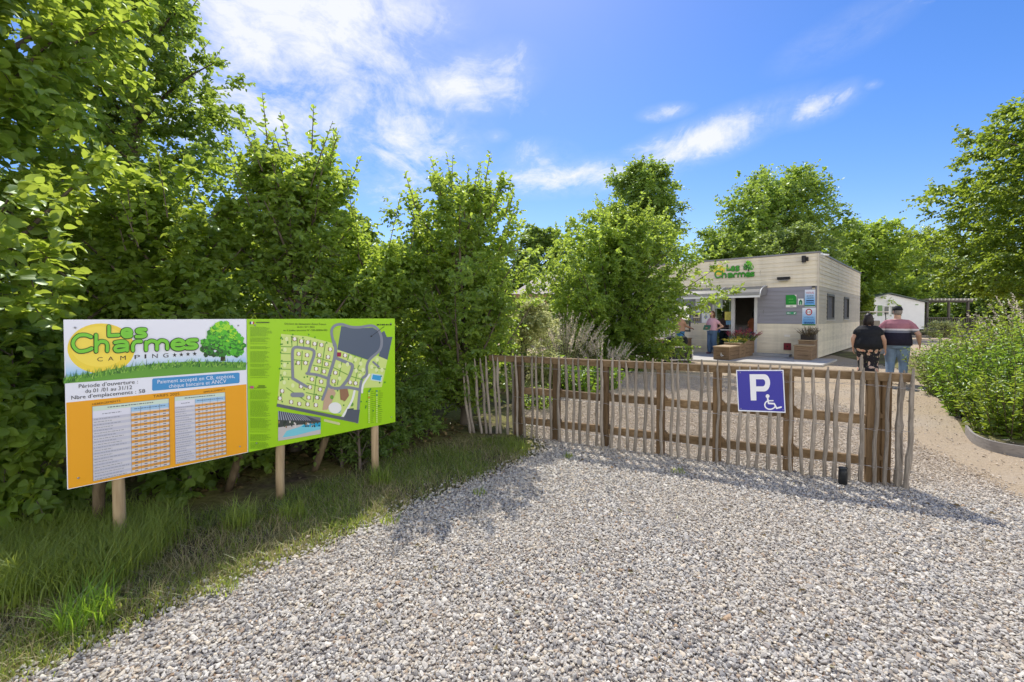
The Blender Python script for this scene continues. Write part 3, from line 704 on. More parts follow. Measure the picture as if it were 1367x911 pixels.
# ------------------------------------------------------------------ THE RECEPTION BUILDING
CB = Vector((10.86, 16.2, 0)); bu = Vector((-0.724, 0.69, 0)).normalized(); bv = Vector((0.69, 0.724, 0)).normalized()
nf_ = Vector((-bv.x, -bv.y, 0)); ns_ = Vector((-bu.x, -bu.y, 0))
FRONT = Plane(CB, bu, nf_); SIDE = Plane(CB, bv, ns_)
LF, LS = 8.6, 10.9
ZROOF, ZG0, ZG1 = 3.86, 1.27, 2.63
recep = thing('reception_building', 'cream and grey clad flat roofed reception building with glass door', 'building', CB+bu*4+bv*5)
def cladmat(name, col, dirt):
    m, nt, out = newmat(name); v = coord(nt, 'Object'); oi = nt.nodes.new('ShaderNodeObjectInfo')
    sx = nt.nodes.new('ShaderNodeSeparateXYZ'); nt.links.new(v, sx.inputs[0])
    row = math_(nt, 'FLOOR', math_(nt, 'DIVIDE', sx.outputs[2], 0.15)); wn = nd(nt, 'ShaderNodeTexWhiteNoise', noise_dimensions='1D'); nt.links.new(row, wn.inputs['W'])
    f = noise(nt, coord(nt, 'Object', (1.2, 1.2, 9)), 1.3, 5, .6); st = noise(nt, coord(nt, 'Object', (2.5, 2.5, .22)), 1.0, 4)
    c = ramp(nt, f, [(.3, tuple(x*.9 for x in col)), (.7, tuple(min(1, x*1.06) for x in col))])
    c = mixc(nt, math_(nt, 'MULTIPLY', ramp(nt, st, [(.45, (0, 0, 0)), (.75, (1, 1, 1))]), dirt), c, (0.22, .19, .14))
    hv = nd(nt, 'ShaderNodeHueSaturation'); nt.links.new(c, hv.inputs['Color']); nt.links.new(math_(nt, 'MULTIPLY_ADD', wn.outputs[0], .12, .94), hv.inputs['Value'])
    wn2 = nd(nt, 'ShaderNodeTexWhiteNoise', noise_dimensions='1D'); nt.links.new(math_(nt, 'ADD', row, 37.3), wn2.inputs['W'])
    al = math_(nt, 'FRACT', math_(nt, 'DIVIDE', math_(nt, 'ADD', math_(nt, 'MULTIPLY_ADD', sx.outputs[1], .3, sx.outputs[0]), math_(nt, 'MULTIPLY', wn2.outputs[0], 3.6)), 3.6))
    jt = math_(nt, 'LESS_THAN', al, .0016); hcol = mixc(nt, math_(nt, 'MULTIPLY', jt, .75), hv.outputs[0], (.08, .07, .06)); hv = type('H', (), {'outputs': [hcol]})
    b = nd(nt, 'ShaderNodeBsdfPrincipled', inp={'Roughness': .55, 'Specular IOR Level': .3}); nt.links.new(hv.outputs[0], b.inputs['Base Color'])
    bp = nd(nt, 'ShaderNodeBump', inp={'Strength': .12, 'Distance': .005}); nt.links.new(noise(nt, coord(nt, 'Object', (3, 3, 60)), 4, 3), bp.inputs['Height']); nt.links.new(bp.outputs[0], b.inputs['Normal'])
    nt.links.new(b.outputs[0], out.inputs[0]); return m
cream = cladmat('cream_cladding', (0.78, 0.705, 0.55), .26); greyclad = cladmat('grey_cladding', (0.27, 0.27, 0.31), .08); taupe = cladmat('taupe_cladding', (0.50, 0.46, 0.38), .15)
def cladding(name, pl, a0, a1, z0, z1, holes, m, label=None, pitch=0.151):
    mb = MB(); rows = [z0+pitch*k for k in range(int((z1-z0)/pitch)+1)]
    if z1-rows[-1] > 0.02: rows.append(z1)
    else: rows[-1] = z1
    for r0, r1 in zip(rows[:-1], rows[1:]):
        zs_ = sorted({r0, r1} | {z for h in holes for z in (h[2], h[3]) if r0 < z < r1})
        for p, q in zip(zs_[:-1], zs_[1:]):
            iv = [(a0, a1)]
            for h in holes:
                if h[2] <= (p+q)/2 <= h[3]:
                    nv = []
                    for s, e in iv:
                        if h[1] <= s or h[0] >= e: nv.append((s, e))
                        else:
                            if h[0] > s: nv.append((s, h[0]))
                            if h[1] < e: nv.append((h[1], e))
                    iv = nv
            o = lambda z: 0.016*(1-(z-r0)/(r1-r0))
            for s, e in iv:
                mb.poly([pl.pt(s, p, o(p)), pl.pt(e, p, o(p)), pl.pt(e, q, o(q)), pl.pt(s, q, o(q))])
                if p == r0: mb.poly([pl.pt(s, p, 0), pl.pt(e, p, 0), pl.pt(e, p, .016), pl.pt(s, p, .016)])
    return tag(mb.build(name, m, recep), label)
fs = lambda px, py=430: FRONT.coords(px, py)[0]
D0, D1 = fs(1011), fs(951); W0, W1 = fs(922), fs(898)
DZ = 2.36
fh = [(D0, D1, 0, DZ), (W0, W1, 0.9, 2.05)]
cladding('front_wall_base', FRONT, 0.0, LF, 0.06, ZG0, fh, cream); cladding('front_wall_band', FRONT, 0.0, LF, ZG0+.003, ZG1, fh, greyclad, 'grey middle band of the front wall'); cladding('front_wall_top', FRONT, 0.0, LF, ZG1+.003, ZROOF-.06, fh, cream)
ss = lambda px, py=410: SIDE.coords(px, py)
sw = []
for px0, px1, y0, y1 in ((1103.5, 1113, 389.5, 427), (1126, 1132.5, 393.5, 426.5)):
    a0 = ss(px0)[0]; a1 = ss(px1)[0]; z1 = SIDE.coords((px0+px1)/2, (y0+392)/2)[1]; z0 = SIDE.coords((px0+px1)/2, y1)[1]; sw.append((a0, a1, 1.42, 2.42))
cladding('side_wall_base', SIDE, 0.0, LS, 0.06, ZG0, sw, cream); cladding('side_wall_band', SIDE, 0.0, LS, ZG0+.003, ZG1, sw, taupe, 'taupe middle band of the side wall'); cladding('side_wall_top', SIDE, 0.0, LS, ZG1+.003, ZROOF-.06, sw, cream)
trim = plain('grey_metal_trim', (0.22, 0.22, 0.235), 0.45, 0.1, 5); inner_m = plain('inner_wall_paint', (0.42, 0.38, 0.33), 0.8, 0.1); alu = plain('aluminium_frame', (0.58, 0.58, 0.58), 0.4, 0.08, 6)
mb = MB()
bk = CB+bv*LS+bu*LF
q = lambda a, b, z: (CB+bu*a+bv*b)+Vector((0, 0, z))
mb.poly([q(LF, .0, 0), q(LF, LS, 0), q(LF, LS, ZROOF), q(LF, 0, ZROOF)]); mb.poly([q(0, LS, 0), q(LF, LS, 0), q(LF, LS, ZROOF), q(0, LS, ZROOF)]); mb.build('rear_wall', cream, recep)
mb = MB(); mb.poly([q(-.01, -.01, ZROOF-.15), q(LF, -.01, ZROOF-.15), q(LF, LS, ZROOF-.15), q(-.01, LS, ZROOF-.15)]); mb.build('roof', plain('roof_felt', (.12, .12, .12), .9, .2), recep)
mb = MB()
ang = math.atan2(bu.y, bu.x)
mb.beam(q(-.04, -.01, ZROOF-.03), q(LF, -.01, ZROOF-.03), .07, .055); mb.beam(q(-.01, .026, ZROOF-.03), q(-.01, LS, ZROOF-.03), .07, .055); mb.build('parapet_trim', trim, recep)
mb = MB(); mb.box(q(-.012, -.012, ZROOF/2), (.05, .05, ZROOF-.13), ang); mb.build('corner_trim', plain('cream_trim', (.58, .52, .42), .5, .08), recep)
mb = MB(); mb.poly([q(.05, .05, .09), q(LF, .05, .09), q(LF, LS, .09), q(.05, LS, .09)]); mb.build('inner_floor', plain('floor_tile', (.32, .30, .27), .4, .1), recep)
mb = MB()
for a, b, c, d in ((.06, .06, LF-.06, .06), ): pass
mb.poly([q(.3, 4.4, .09), q(LF-.1, 4.4, .09), q(LF-.1, 4.4, 2.6), q(.3, 4.4, 2.6)]); mb.poly([q(.3, .1, 2.6), q(LF-.1, .1, 2.6), q(LF-.1, 4.4, 2.6), q(.3, 4.4, 2.6)])
mb.poly([q(D0-.7, .1, .09), q(D0-.7, 4.4, .09), q(D0-.7, 4.4, 2.6), q(D0-.7, .1, 2.6)])
mb.build('inner_wall', inner_m, recep)
mb = MB(); mb.box(q(D0+.6, 2.8, .6), (2.6, .5, 1.02), ang, 0, .01); mb.box(q(D0+.6, 2.75, 1.14), (2.7, .65, .05), ang, 1, .01); mb.build('counter', [plain('counter_front', (.55, .55, .55), .5, .1), plain('counter_top', (.5, .48, .44), .3, .1)], recep)
for a, z, w, h, c in ((D0+.9, 1.75, .5, .38, (.45, .42, .36)), (D0+.1, 1.7, .35, .5, (.3, .33, .36))):
    mb = MB(); mb.box(q(a, 4.38, z), (w, .02, h), ang); mb.box(q(a, 4.37, z), (w*.7, .02, h*.65), ang, 1); mb.build('picture', [plain('picture_mount_%d' % (z*100), c, .5, .1), plain('picture_art', (.12, .16, .2), .5, .5, 12)], recep)
# glass door
door = None
def framebar(name, m, bars, parent=recep):
    mb = MB()
    for a0, z0, a1, z1, off, d in bars:
        mb.box(FRONT.pt((a0+a1)/2, (z0+z1)/2, off), (abs(a1-a0), d, abs(z1-z0)), ang)
    return mb.build(name, m, parent)
ZS = 0.085
DM0, DM1 = fs(980.5), fs(976)
df = framebar('door_frame', alu, [(D0, ZS, D0+.11, DZ, -.03, .10), (D1-.07, ZS, D1, DZ, -.03, .10), (DM0, ZS, DM1, DZ-.08, -.03, .10), (D0+.11, DZ-.08, D1-.07, DZ, -.03, .10), (DM1, ZS, D1-.07, ZS+.07, -.03, .05), (DM1, .98, D1-.07, 1.03, -.03, .04)])
glass = glassmat('door_glass', (.62, .68, .66), .10)
mb = MB(); mb.poly([FRONT.pt(DM1, ZS+.07, -.045), FRONT.pt(D1-.07, ZS+.07, -.045), FRONT.pt(D1-.07, DZ-.08, -.045), FRONT.pt(DM1, DZ-.08, -.045)]); mb.build('glass_pane', glass, recep)
# sliding leaf pushed behind the fixed pane
sl = framebar('sliding_door', alu, [(DM1+.05, ZS, DM1+.10, DZ-.09, -.10, .04), (D1-.14, ZS, D1-.08, DZ-.09, -.10, .04), (DM1+.10, DZ-.16, D1-.14, DZ-.09, -.10, .04), (DM1+.10, ZS, D1-.14, ZS+.09, -.10, .04)])
mb = MB(); mb.poly([FRONT.pt(DM1+.10, ZS+.09, -.10), FRONT.pt(D1-.14, ZS+.09, -.10), FRONT.pt(D1-.14, DZ-.16, -.10), FRONT.pt(DM1+.10, DZ-.16, -.10)]); mb.build('pane', glass, sl)
for px, py, w, h, c in ((957, 404, .42, .5, (.42, .5, .5)), (971.5, 422, .26, .34, (.55, .5, .12)), (972, 431, .2, .16, (.15, .3, .45))):
    a, z = FRONT.coords(px, py); mb = MB(); mb.box(FRONT.pt(a, z, -.04), (w, .004, h), ang); mb.build('door_poster', plain('poster_%d' % px, c, .5, .35, 9), recep)
# service window on the left
wf = framebar('window', plain('dark_frame', (.06, .065, .07), .4, .1), [(W0, .9, W0+.06, 2.05, -.02, .08), (W1-.06, .9, W1, 2.05, -.02, .08), (W0+.06, .9, W1-.06, .96, -.02, .08), (W0+.06, 1.99, W1-.06, 2.05, -.02, .08), (W0+.06, 1.62, W1-.06, 1.66, -.02, .08)])
mb = MB(); mb.poly([FRONT.pt(W0+.06, .96, -.03), FRONT.pt(W1-.06, .96, -.03), FRONT.pt(W1-.06, 1.99, -.03), FRONT.pt(W0+.06, 1.99, -.03)]); mb.build('pane', glassmat('window_glass', (.35, .42, .45), .25), wf)
blind = plain('closed_blind', (.15, .135, .125), .6, .12, 5)
for a0, a1, z0, z1 in sw:
    mb = MB(); sa = math.atan2(bv.y, bv.x)
    for p, r, s in (((a0+.04, (z0+z1)/2), .08, z1-z0), ((a1-.04, (z0+z1)/2), .08, z1-z0)): mb.box(SIDE.pt(p[0], p[1], .0), (r, .07, s), sa)
    mb.box(SIDE.pt((a0+a1)/2, z1-.04, .0), (a1-a0-.16, .07, .08), sa); mb.box(SIDE.pt((a0+a1)/2, z0+.04, .0), (a1-a0-.16, .07, .08), sa)
    w = mb.build('window', MAT['dark_frame'], recep)
    mb = MB(); n = 18
    for k in range(n):
        z = z0+.08+(z1-z0-.16)*(k+.5)/n; h = (z1-z0-.16)/n*.48
        mb.poly([SIDE.pt(a0+.08, z-h, -.02), SIDE.pt(a1-.08, z-h, -.02), SIDE.pt(a1-.08, z+h, -.032), SIDE.pt(a0+.08, z+h, -.032)])
    mb.build('blind', blind, w)
    mb = MB(); mb.box(SIDE.pt((a0+a1)/2, z0-.02, .035), (a1-a0+.1, .07, .03), sa); mb.build('sill', alu, w)
# the curved porch canopy
ca0, ca1 = fs(1024), fs(922); zt = 2.70
mb = MB(); n = 8; prof = [(0.02+0.95*math.sin(math.pi/2*k/n), zt-0.42*(1-math.cos(math.pi/2*k/n))) for k in range(n+1)]
for k in range(n):
    (o0, z0), (o1, z1) = prof[k], prof[k+1]
    mb.add([FRONT.pt(ca0, z0, o0), FRONT.pt(ca1, z0, o0), FRONT.pt(ca1, z1, o1), FRONT.pt(ca0, z1, o1)], [(0, 1, 2, 3)], 0, True)
m, nt, out = newmat('smoked_polycarbonate')
b1 = nd(nt, 'ShaderNodeBsdfTranslucent', inp={0: (.55, .53, .45, 1)}); b2 = nd(nt, 'ShaderNodeBsdfPrincipled', inp={'Base Color': (.5, .48, .42, 1), 'Roughness': .25})
mx = nd(nt, 'ShaderNodeMixShader'); nt.links.new(math_(nt, 'MULTIPLY_ADD', noise(nt, coord(nt), 3, 3), .3, .3), mx.inputs[0]); nt.links.new(b1.outputs[0], mx.inputs[1]); nt.links.new(b2.outputs[0], mx.inputs[2]); nt.links.new(mx.outputs[0], out.inputs[0])
canopy = thing('porch_canopy', 'curved translucent porch canopy with white front rail above the glass door', 'canopy', FRONT.pt((ca0+ca1)/2, zt, 0))
mb.build('sheet', m, canopy)
wp = plain('white_metal', (.78, .78, .76), .4, .05)
mb = MB(); o1, z1 = prof[-1]; mb.beam(FRONT.pt(ca0, z1, o1), FRONT.pt(ca1, z1, o1), .05, .07); mb.build('front_rail', wp, canopy)
for a in (ca0, (ca0+ca1)/2, ca1):
    mb = MB(); mb.tube([FRONT.pt(a, z+.012, o) for o, z in prof], .016, 6); mb.build('rib', wp, canopy)
for a in (ca0, ca1):
    mb = MB(); mb.add([FRONT.pt(a, z, o) for o, z in prof]+[FRONT.pt(a, zt-.32, .02)], [tuple(range(n+2))]); mb.add([FRONT.pt(a+.03, z, o) for o, z in prof]+[FRONT.pt(a+.03, zt-.32, .02)], [tuple(range(n+2))]); mb.build('end_bracket', trim, canopy)
# logo on the facade
logo = thing('facade_logo', 'green lettering with yellow sun and little tree on the cream facade', 'sign', FRONT.pt(fs(980), 3.0, 0))
pr = Print(FRONT, .030); pr.disc(959.8, 360.6, 7.6, 6.8, ink(232, 208, 60), 28); pr.done('sun_emblem', logo)
lx = lambda x, y: (970+(x-330)*17/280, 354.5+(y-82)*7/76-(x-330)*.002)
cx_ = lambda x, y: (954+(x-80)*53/890, 361.9+(y-140)*9/120-(x-80)*.0008)
def letters2(sets, xf, nm):
    pr = Print(FRONT, .034, xf); letters(pr, [sets], ink(30, 84, 36), ink(70, 160, 46), 34, 19); pr.done(nm, logo)
letters2(LES, lx, 'small_word'); letters2(CHA, cx_, 'large_word')
pr = Print(FRONT, .034); tree_emblem(pr, 999, 355, 14, 12, 160, 8); pr.done('tree_emblem', logo)
# lamps, camera, sensor
blk = plain('black_metal', (.018, .018, .02), .4, .15)
def on_front(px, py): a, z = FRONT.coords(px, py); return a, z
a, z = on_front(1047, 372); t = thing('wall_lamp', 'wide black bar wall lamp under the facade parapet', 'lamp', FRONT.pt(a, z, 0))
mb = MB(); mb.box(FRONT.pt(a, z, .10), (.42, .12, .10), ang, 0, .015); mb.box(FRONT.pt(a, z-.05, .03), (.28, .05, .06), ang); mb.build('housing', blk, t)
mb = MB(); mb.box(FRONT.pt(a, z-.075, .12), (.34, .08, .025), ang, 0, .005); mb.build('lens', plain('frosted_lens', (.4, .39, .36), .3, .1), t)
a, z = on_front(1076, 346.5); t = thing('wall_speaker', 'black upright loudspeaker on a bracket near the roof corner', 'loudspeaker', FRONT.pt(a, z, 0))
mb = MB(); mb.box(FRONT.pt(a+.04, z, .14), (.12, .14, .24), ang, 0, .015); mb.build('cabinet', blk, t)
mb = MB(); mb.box(FRONT.pt(a-.06, z, .10), (.07, .05, .14), ang, 0, .008); mb.box(FRONT.pt(a, z, .03), (.06, .06, .06), ang); mb.build('bracket', blk, t)
p = q(-.10, -.02, ZROOF-.14); t = thing('security_camera', 'small white security camera at the top roof corner', 'camera', p)
mb = MB(); mb.tube([p+Vector((.02, .02, 0)), p+ns_*.22-bv*.0+Vector((0, 0, -.03))], .035, 10); mb.build('body', wp, t); mb = MB(); mb.box(p+Vector((0.0, 0.0, .03)), (.06, .06, .05), ang); mb.build('mount', wp, t)
a, z = on_front(1086.5, 384.5); t = thing('motion_sensor', 'tiny dark motion sensor with pale lens above the visitor notice', 'sensor', FRONT.pt(a, z, 0))
mb = MB(); mb.box(FRONT.pt(a, z+.03, .04), (.11, .07, .05), ang, 0, .008); mb.build('hood', blk, t); mb = MB(); mb.box(FRONT.pt(a, z-.02, .035), (.08, .05, .05), ang, 0, .008); mb.build('lens', plain('sensor_lens', (.55, .5, .4), .3, .1), t)
# notices
def plate(name, label, cat, x0, y0, x1, y1, m, off=.028, top=None):
    t = thing(name, label, cat, FRONT.pt(fs((x0+x1)/2), FRONT.coords(x0, y1)[1], 0))
    a0 = fs(x1); a1 = fs(x0); zt = FRONT.coords((x0+x1)/2, y0)[1]; zb = FRONT.coords((x0+x1)/2, y1)[1]
    mb = MB(); mb.box(FRONT.pt((a0+a1)/2, (zt+zb)/2, off-.008), (a1-a0, .012, zt-zb), ang); mb.build('plate', m, t)
    U = lambda u, v: (x0+(x1-x0)*u, 0)
    def xf(u, v):
        p = FRONT.pt(a1+(a0-a1)*u, zt+(zb-zt)*v); return p
    class PP(Print):
        def lay(s, pts, m_, lift=0.0):
            s.k += 1; s.poly([FRONT.pt(a1+(a0-a1)*u, zt+(zb-zt)*v, off+.002+lift+s.k*3e-5) for u, v in pts], s.mi(m_))
        def txt(s, tx, u0, v0, u1, h, m_, lift=.002):
            vs, fs_ = text_geo(tx); xa = min(v[0] for v in vs); xb = max(v[0] for v in vs); s.k += 1
            s.add([FRONT.pt(a1+(a0-a1)*(u0+(u1-u0)*(v[0]-xa)/(xb-xa)), zt+(zb-zt)*(v0-v[1]/.72*h), off+.002+lift+s.k*3e-5) for v in vs], fs_, s.mi(m_))
    return t, PP(FRONT)
def dashes(pp, rows, m_, u0=.15, u1=.85, h=.03, lift=.002):
    for v in rows:
        u = u0+rr.uniform(0, .08)
        while u < u1: w = rr.uniform(.06, .16); pp.rect(u, v, min(u+w, u1), v+h, m_, lift); u += w+.03
def bluegrad(pp, v0, v1):
    for k in range(8): pp.rect(0.02, v0+(v1-v0)*k/8, .98, v0+(v1-v0)*(k+1)/8, ink(222-18*k, 228-9*k, 240-2*k))
t, pp = plate('visitor_notice', 'white and blue visitor notice with red heading at wall corner', 'sign', 1074, 387, 1088, 410, ink(226, 230, 240))
bluegrad(pp, .02, .88); pp.rect(0, .89, 1, .97, ink(44, 120, 60)); pp.txt('VISITEURS', .12, .24, .88, .12, ink(190, 50, 60)); nv = ink(40, 70, 120)
dashes(pp, (.34, .46), nv, h=.05); dashes(pp, (.60, .61), ink(30, 50, 100), .15, .88, .06); dashes(pp, (.73,), nv, h=.05); pp.done('notice_print', t)
t, pp = plate('speed_limit_notice', 'notice with red 10 speed ring above blue warning text', 'sign', 1071, 411, 1089, 434.5, ink(226, 230, 240))
bluegrad(pp, .02, .92); pp.rect(0, .93, 1, 1, ink(44, 120, 60))
pp.disc(.5, .25, .25, .19, ink(176, 34, 44), 24, .001); pp.disc(.5, .25, .17, .13, ink(235, 236, 240), 24, .0016); pp.txt('10', .37, .31, .63, .12, black, .003)
pp.txt('ATTENTION', .16, .60, .84, .085, ink(36, 96, 150)); pp.txt('AUX ENFANTS', .1, .73, .9, .085, ink(30, 80, 140)); dashes(pp, (.80, .86), ink(24, 70, 130), .12, .9, .045); pp.done('notice_print', t)
t, pp = plate('green_plaque', 'green plaque with cut corner and white base on the grey band', 'plaque', 1049, 394, 1063, 410.5, ink(232, 232, 226))
pp.lay([(0, 0), (.8, 0), (.96, .12), (1, .2), (1, .80), (0, .80)], ink(38, 142, 58), .001); dashes(pp, (.32, .33), ink(120, 200, 110), .25, .7, .04); dashes(pp, (.55,), ink(120, 200, 110), .2, .8, .05); dashes(pp, (.88,), ink(90, 96, 90), .35, .7, .05); pp.done('plaque_print', t)
t, pp = plate('small_label_plate', 'small white plate with green arch beside the green plaque', 'sign', 1065, 399, 1072.5, 407.5, ink(232, 236, 232))
pp.lay([(.2, .95), (.2, .4), (.5, .12), (.8, .4), (.8, .95)], ink(40, 110, 74), .001); pp.rect(.4, .5, .6, .95, ink(150, 200, 160), .002); pp.done('plate_print', t)
t, pp = plate('exit_strip', 'thin green arrow strip under the green plaque', 'sign', 1050, 416.5, 1063, 420, ink(60, 150, 108))
pp.lay([(.05, .5), (.2, .15), (.2, .85)], wm, .001); pp.rect(.2, .4, .42, .6, wm, .001); pp.lay([(.72, .5), (.95, .1), (.86, .9)], wm, .001); pp.done('strip_print', t)
t, pp = plate('red_call_box', 'dark red square box low on the cream wall', 'box', 1047, 458, 1057, 467.5, plain('dark_red_paint', (.16, .015, .03), .35, .1), .06)
pp.lay([(.2, .2), (.8, .2), (.8, .8), (.2, .8)], ink(120, 20, 40), .001); pp.rect(.4, .4, .62, .62, ink(30, 10, 16), .002); pp.done('box_cover', t)
t, pp = plate('pale_sticker', 'faint white sticker above the red box', 'sticker', 1047, 447, 1055.5, 450.5, ink(224, 216, 204), .022)
dashes(pp, (.25, .6), ink(240, 236, 228), .05, .95, .2, .0006); pp.done('sticker_print', t)
t, pp = plate('white_poster', 'tall white poster left of the glass door', 'poster', 928.5, 397, 943, 416.5, ink(196, 202, 210))
pp.rect(.05, .03, .95, .97, ink(222, 226, 230)); dashes(pp, (.75, .82), ink(130, 140, 150), .2, .8, .03); pp.rect(.4, .89, .7, .93, ink(90, 100, 110), .001); pp.done('poster_print', t)
t, pp = plate('framed_notice', 'small framed cream notice with dark picture under the tall poster', 'notice', 925.5, 418, 935, 429, ink(96, 92, 92))
pp.rect(.05, .03, .95, .62, ink(214, 204, 176)); pp.rect(.28, .2, .72, .46, ink(70, 66, 58), .001)
for u in (.1, .4, .7): pp.rect(u, .7, u+.2, .95, ink(150, 140, 110), .001)
pp.done('notice_print', t)
t, pp = plate('white_notice', 'white square notice beside the door behind the woman in pink', 'notice', 937, 418, 948, 431.5, ink(212, 216, 224))
pp.rect(.08, .08, .92, .92, ink(226, 228, 232)); pp.disc(.5, .4, .2, .18, ink(150, 160, 190), 14, .001); pp.done('notice_print', t)
# ------------------------------------------------------------------ terrace, step, planters
conc = plain('concrete_slab', (.50, .47, .42), .85, .12, 6, bump=.2, bscale=30)
mb = MB(); P_ = [FRONT.pt(-.6, 0, .0), FRONT.pt(LF+1, 0, .0), FRONT.pt(LF+1, 0, 3.3), FRONT.pt(4.2, 0, 3.9), FRONT.pt(-.6, 0, 2.7)]
z0 = -.05; top = [Vector((p.x, p.y, .06)) for p in P_]; bot = [Vector((p.x, p.y, z0)) for p in P_]
mb.poly(top); [mb.poly([top[i], bot[i], bot[(i+1) % 5], top[(i+1) % 5]]) for i in range(5)]
tag(mb.build('terrace', conc), kind='structure')
mb = MB(); mb.box(FRONT.pt((fs(1058)+fs(1010))/2, .11, .25), (abs(fs(1058)-fs(1010)), .42, .10), ang, 0, .01); tag(mb.build('concrete_step', plain('grey_step', (.36, .37, .38), .8, .1)), 'low grey step at the front wall between the planters', 'step')
timber = wood('planter_timber', (.20, .13, .075), (.36, .25, .155), (1.2, 1.2, 9), .75, .3); timber_top = wood('planter_top', (.36, .26, .15), (.58, .44, .28), (2, 2, 8), .7, .2)
def planter(label, group, boxes, loc):
    t = thing('timber_planter', label, 'planter', loc, 0, group)
    for i, (a0, a1, o0, o1, h) in enumerate(boxes):
        mb = MB(); nb = max(2, int(h/.125)); hb = h/nb
        for k in range(nb):
            mb.box(FRONT.pt((a0+a1)/2, .06+hb*(k+.5), (o0+o1)/2), (a1-a0, o1-o0, hb-.008), ang, 0, .006)
        for aa in (a0, a1):
            for oo in (o0, o1): mb.box(FRONT.pt(aa+(.04 if aa == a0 else -.04), .06+h/2, oo+(.043 if oo == o0 else -.043)), (.09, .09, h-.004), ang)
        b_ = mb.build('box', timber, t)
        mb = MB(); mb.box(FRONT.pt((a0+a1)/2, .06+h+.022, (o0+o1)/2), (a1-a0+.05, o1-o0+.05, .04), ang, 0, .008); mb.build('lid', timber_top, b_)
    return t
# stepped planter in front of the door: set square to the wall
pa0, pa1 = 1.98, 2.48
pl1 = planter('long stepped timber planter with wheelchair mark and red flowers by the door', 'timber planters at the front', [(pa0, pa1, .25, 1.35, .58), (pa0, pa1, 1.36, 1.95, .50), (pa0, pa1, 1.96, 3.05, .42)], FRONT.pt((pa0+pa1)/2, .06, 1.6))
CAPF = Plane(FRONT.pt(0, 0, 3.06), bu, nf_)
pr = Print(CAPF, .004); k_ = lambda x, y: (963.5+(x-1010)*.034, 473.5+(y-340)*.045)
pr.xf = k_; pr.disc(985, 299, 13, 13, wm, 10); pr.stroke([(986, 315), (992, 348), (1030, 350), (1046, 381), (1076, 373)], 13, wm, False); pr.stroke([(1002+36*math.cos(t), 358+30*math.sin(t)) for t in [R(-120)-R(235)*k/18 for k in range(19)]], 11, wm, False); pr.done('wheelchair_mark', pl1)
pl2 = planter('small stepped timber planter at the building corner with dry plant pot', 'timber planters at the front', [(-.02, .44, .14, .62, .62), (-.04, .46, .63, 1.15, .46)], FRONT.pt(.2, .06, .7))
pl3 = planter('low timber planter box behind the dark bag left of the entrance', 'timber planters at the front', [(4.35, 5.0, .35, 2.3, .55)], FRONT.pt(4.7, .06, 1.4))
pot = thing('plant_pot', 'dark pot with dry brown plant on the corner planter', 'pot', FRONT.pt(.2, .72, .36))
mb = MB(); mb.box(FRONT.pt(.2, .815, .36), (.42, .30, .18), ang, 0, .02); mb.build('tub', plain('dark_pot', (.03, .025, .022), .5, .2), pot)
# case with bag
cs = at(901, 478, 15.6); case = thing('flight_case', 'black case with silver edges standing on the ground by the tree', 'case', (cs.x, cs.y, 0))
mb = MB(); mb.box(Vector((cs.x, cs.y, .30)), (.98, .5, .44), .12, 0, .01); mb.build('body', blk, case)
mb = MB()
for sx in (-1, 1):
    for sy in (-1, 1): mb.box(Vector((cs.x, cs.y, .30))+Matrix.Rotation(.12, 3, 'Z')@Vector((sx*.49, sy*.25, 0)), (.045, .045, .46), .12)
for sz in (-1, 1):
    for sy in (-1, 1): mb.box(Vector((cs.x, cs.y, .30+sz*.22))+Matrix.Rotation(.12, 3, 'Z')@Vector((0, sy*.25, 0)), (.93, .04, .04), .12)
mb.build('edge_trim', plain('silver_edge', (.5, .5, .5), .35, .1, metal=.5), case)
mb = MB()
for sx in (-.4, .4):
    for sy in (-.18, .18): mb.tube([Vector((cs.x+sx, cs.y+sy, 0)), Vector((cs.x+sx, cs.y+sy, .08))], .035, 8)
mb.build('foot', blk, case)
bag = thing('black_bag', 'slumped black bag with looped handle on top of the black case', 'bag', (cs.x, cs.y, .53))
mb = MB()
for k in range(9): mb.ball((cs.x-.28+.07*k, cs.y+random.uniform(-.05, .05), .66+.05*math.sin(k*1.1)), (.13, .2, .14+.03*(k % 3)), 12, 8)
o = mb.build('pouch', plain('black_fabric', (.012, .013, .016), .8, .3, 20, bump=.3), bag)
md = o.modifiers.new('weld', 'REMESH'); md.mode = 'VOXEL'; md.voxel_size = .025
mb = MB(); mb.tube(smooth_path and [Vector((cs.x+.1+.26*math.cos(t), cs.y, .78+.22*math.sin(t))) for t in [math.pi*k/10 for k in range(11)]], .016, 6); mb.build('handle', blk, bag)
bo = at(870, 478, 14.2); t = thing('bollard', 'thin black bollard tube beside the leafy tree', 'bollard', (bo.x, bo.y, 0))
mb = MB(); mb.tube([(bo.x, bo.y, 0), (bo.x, bo.y, .70)], .05, 10); mb.build('tube', blk, t); mb = MB(); mb.ball((bo.x, bo.y, .70), (.056, .056, .035)); mb.build('cap', blk, t)
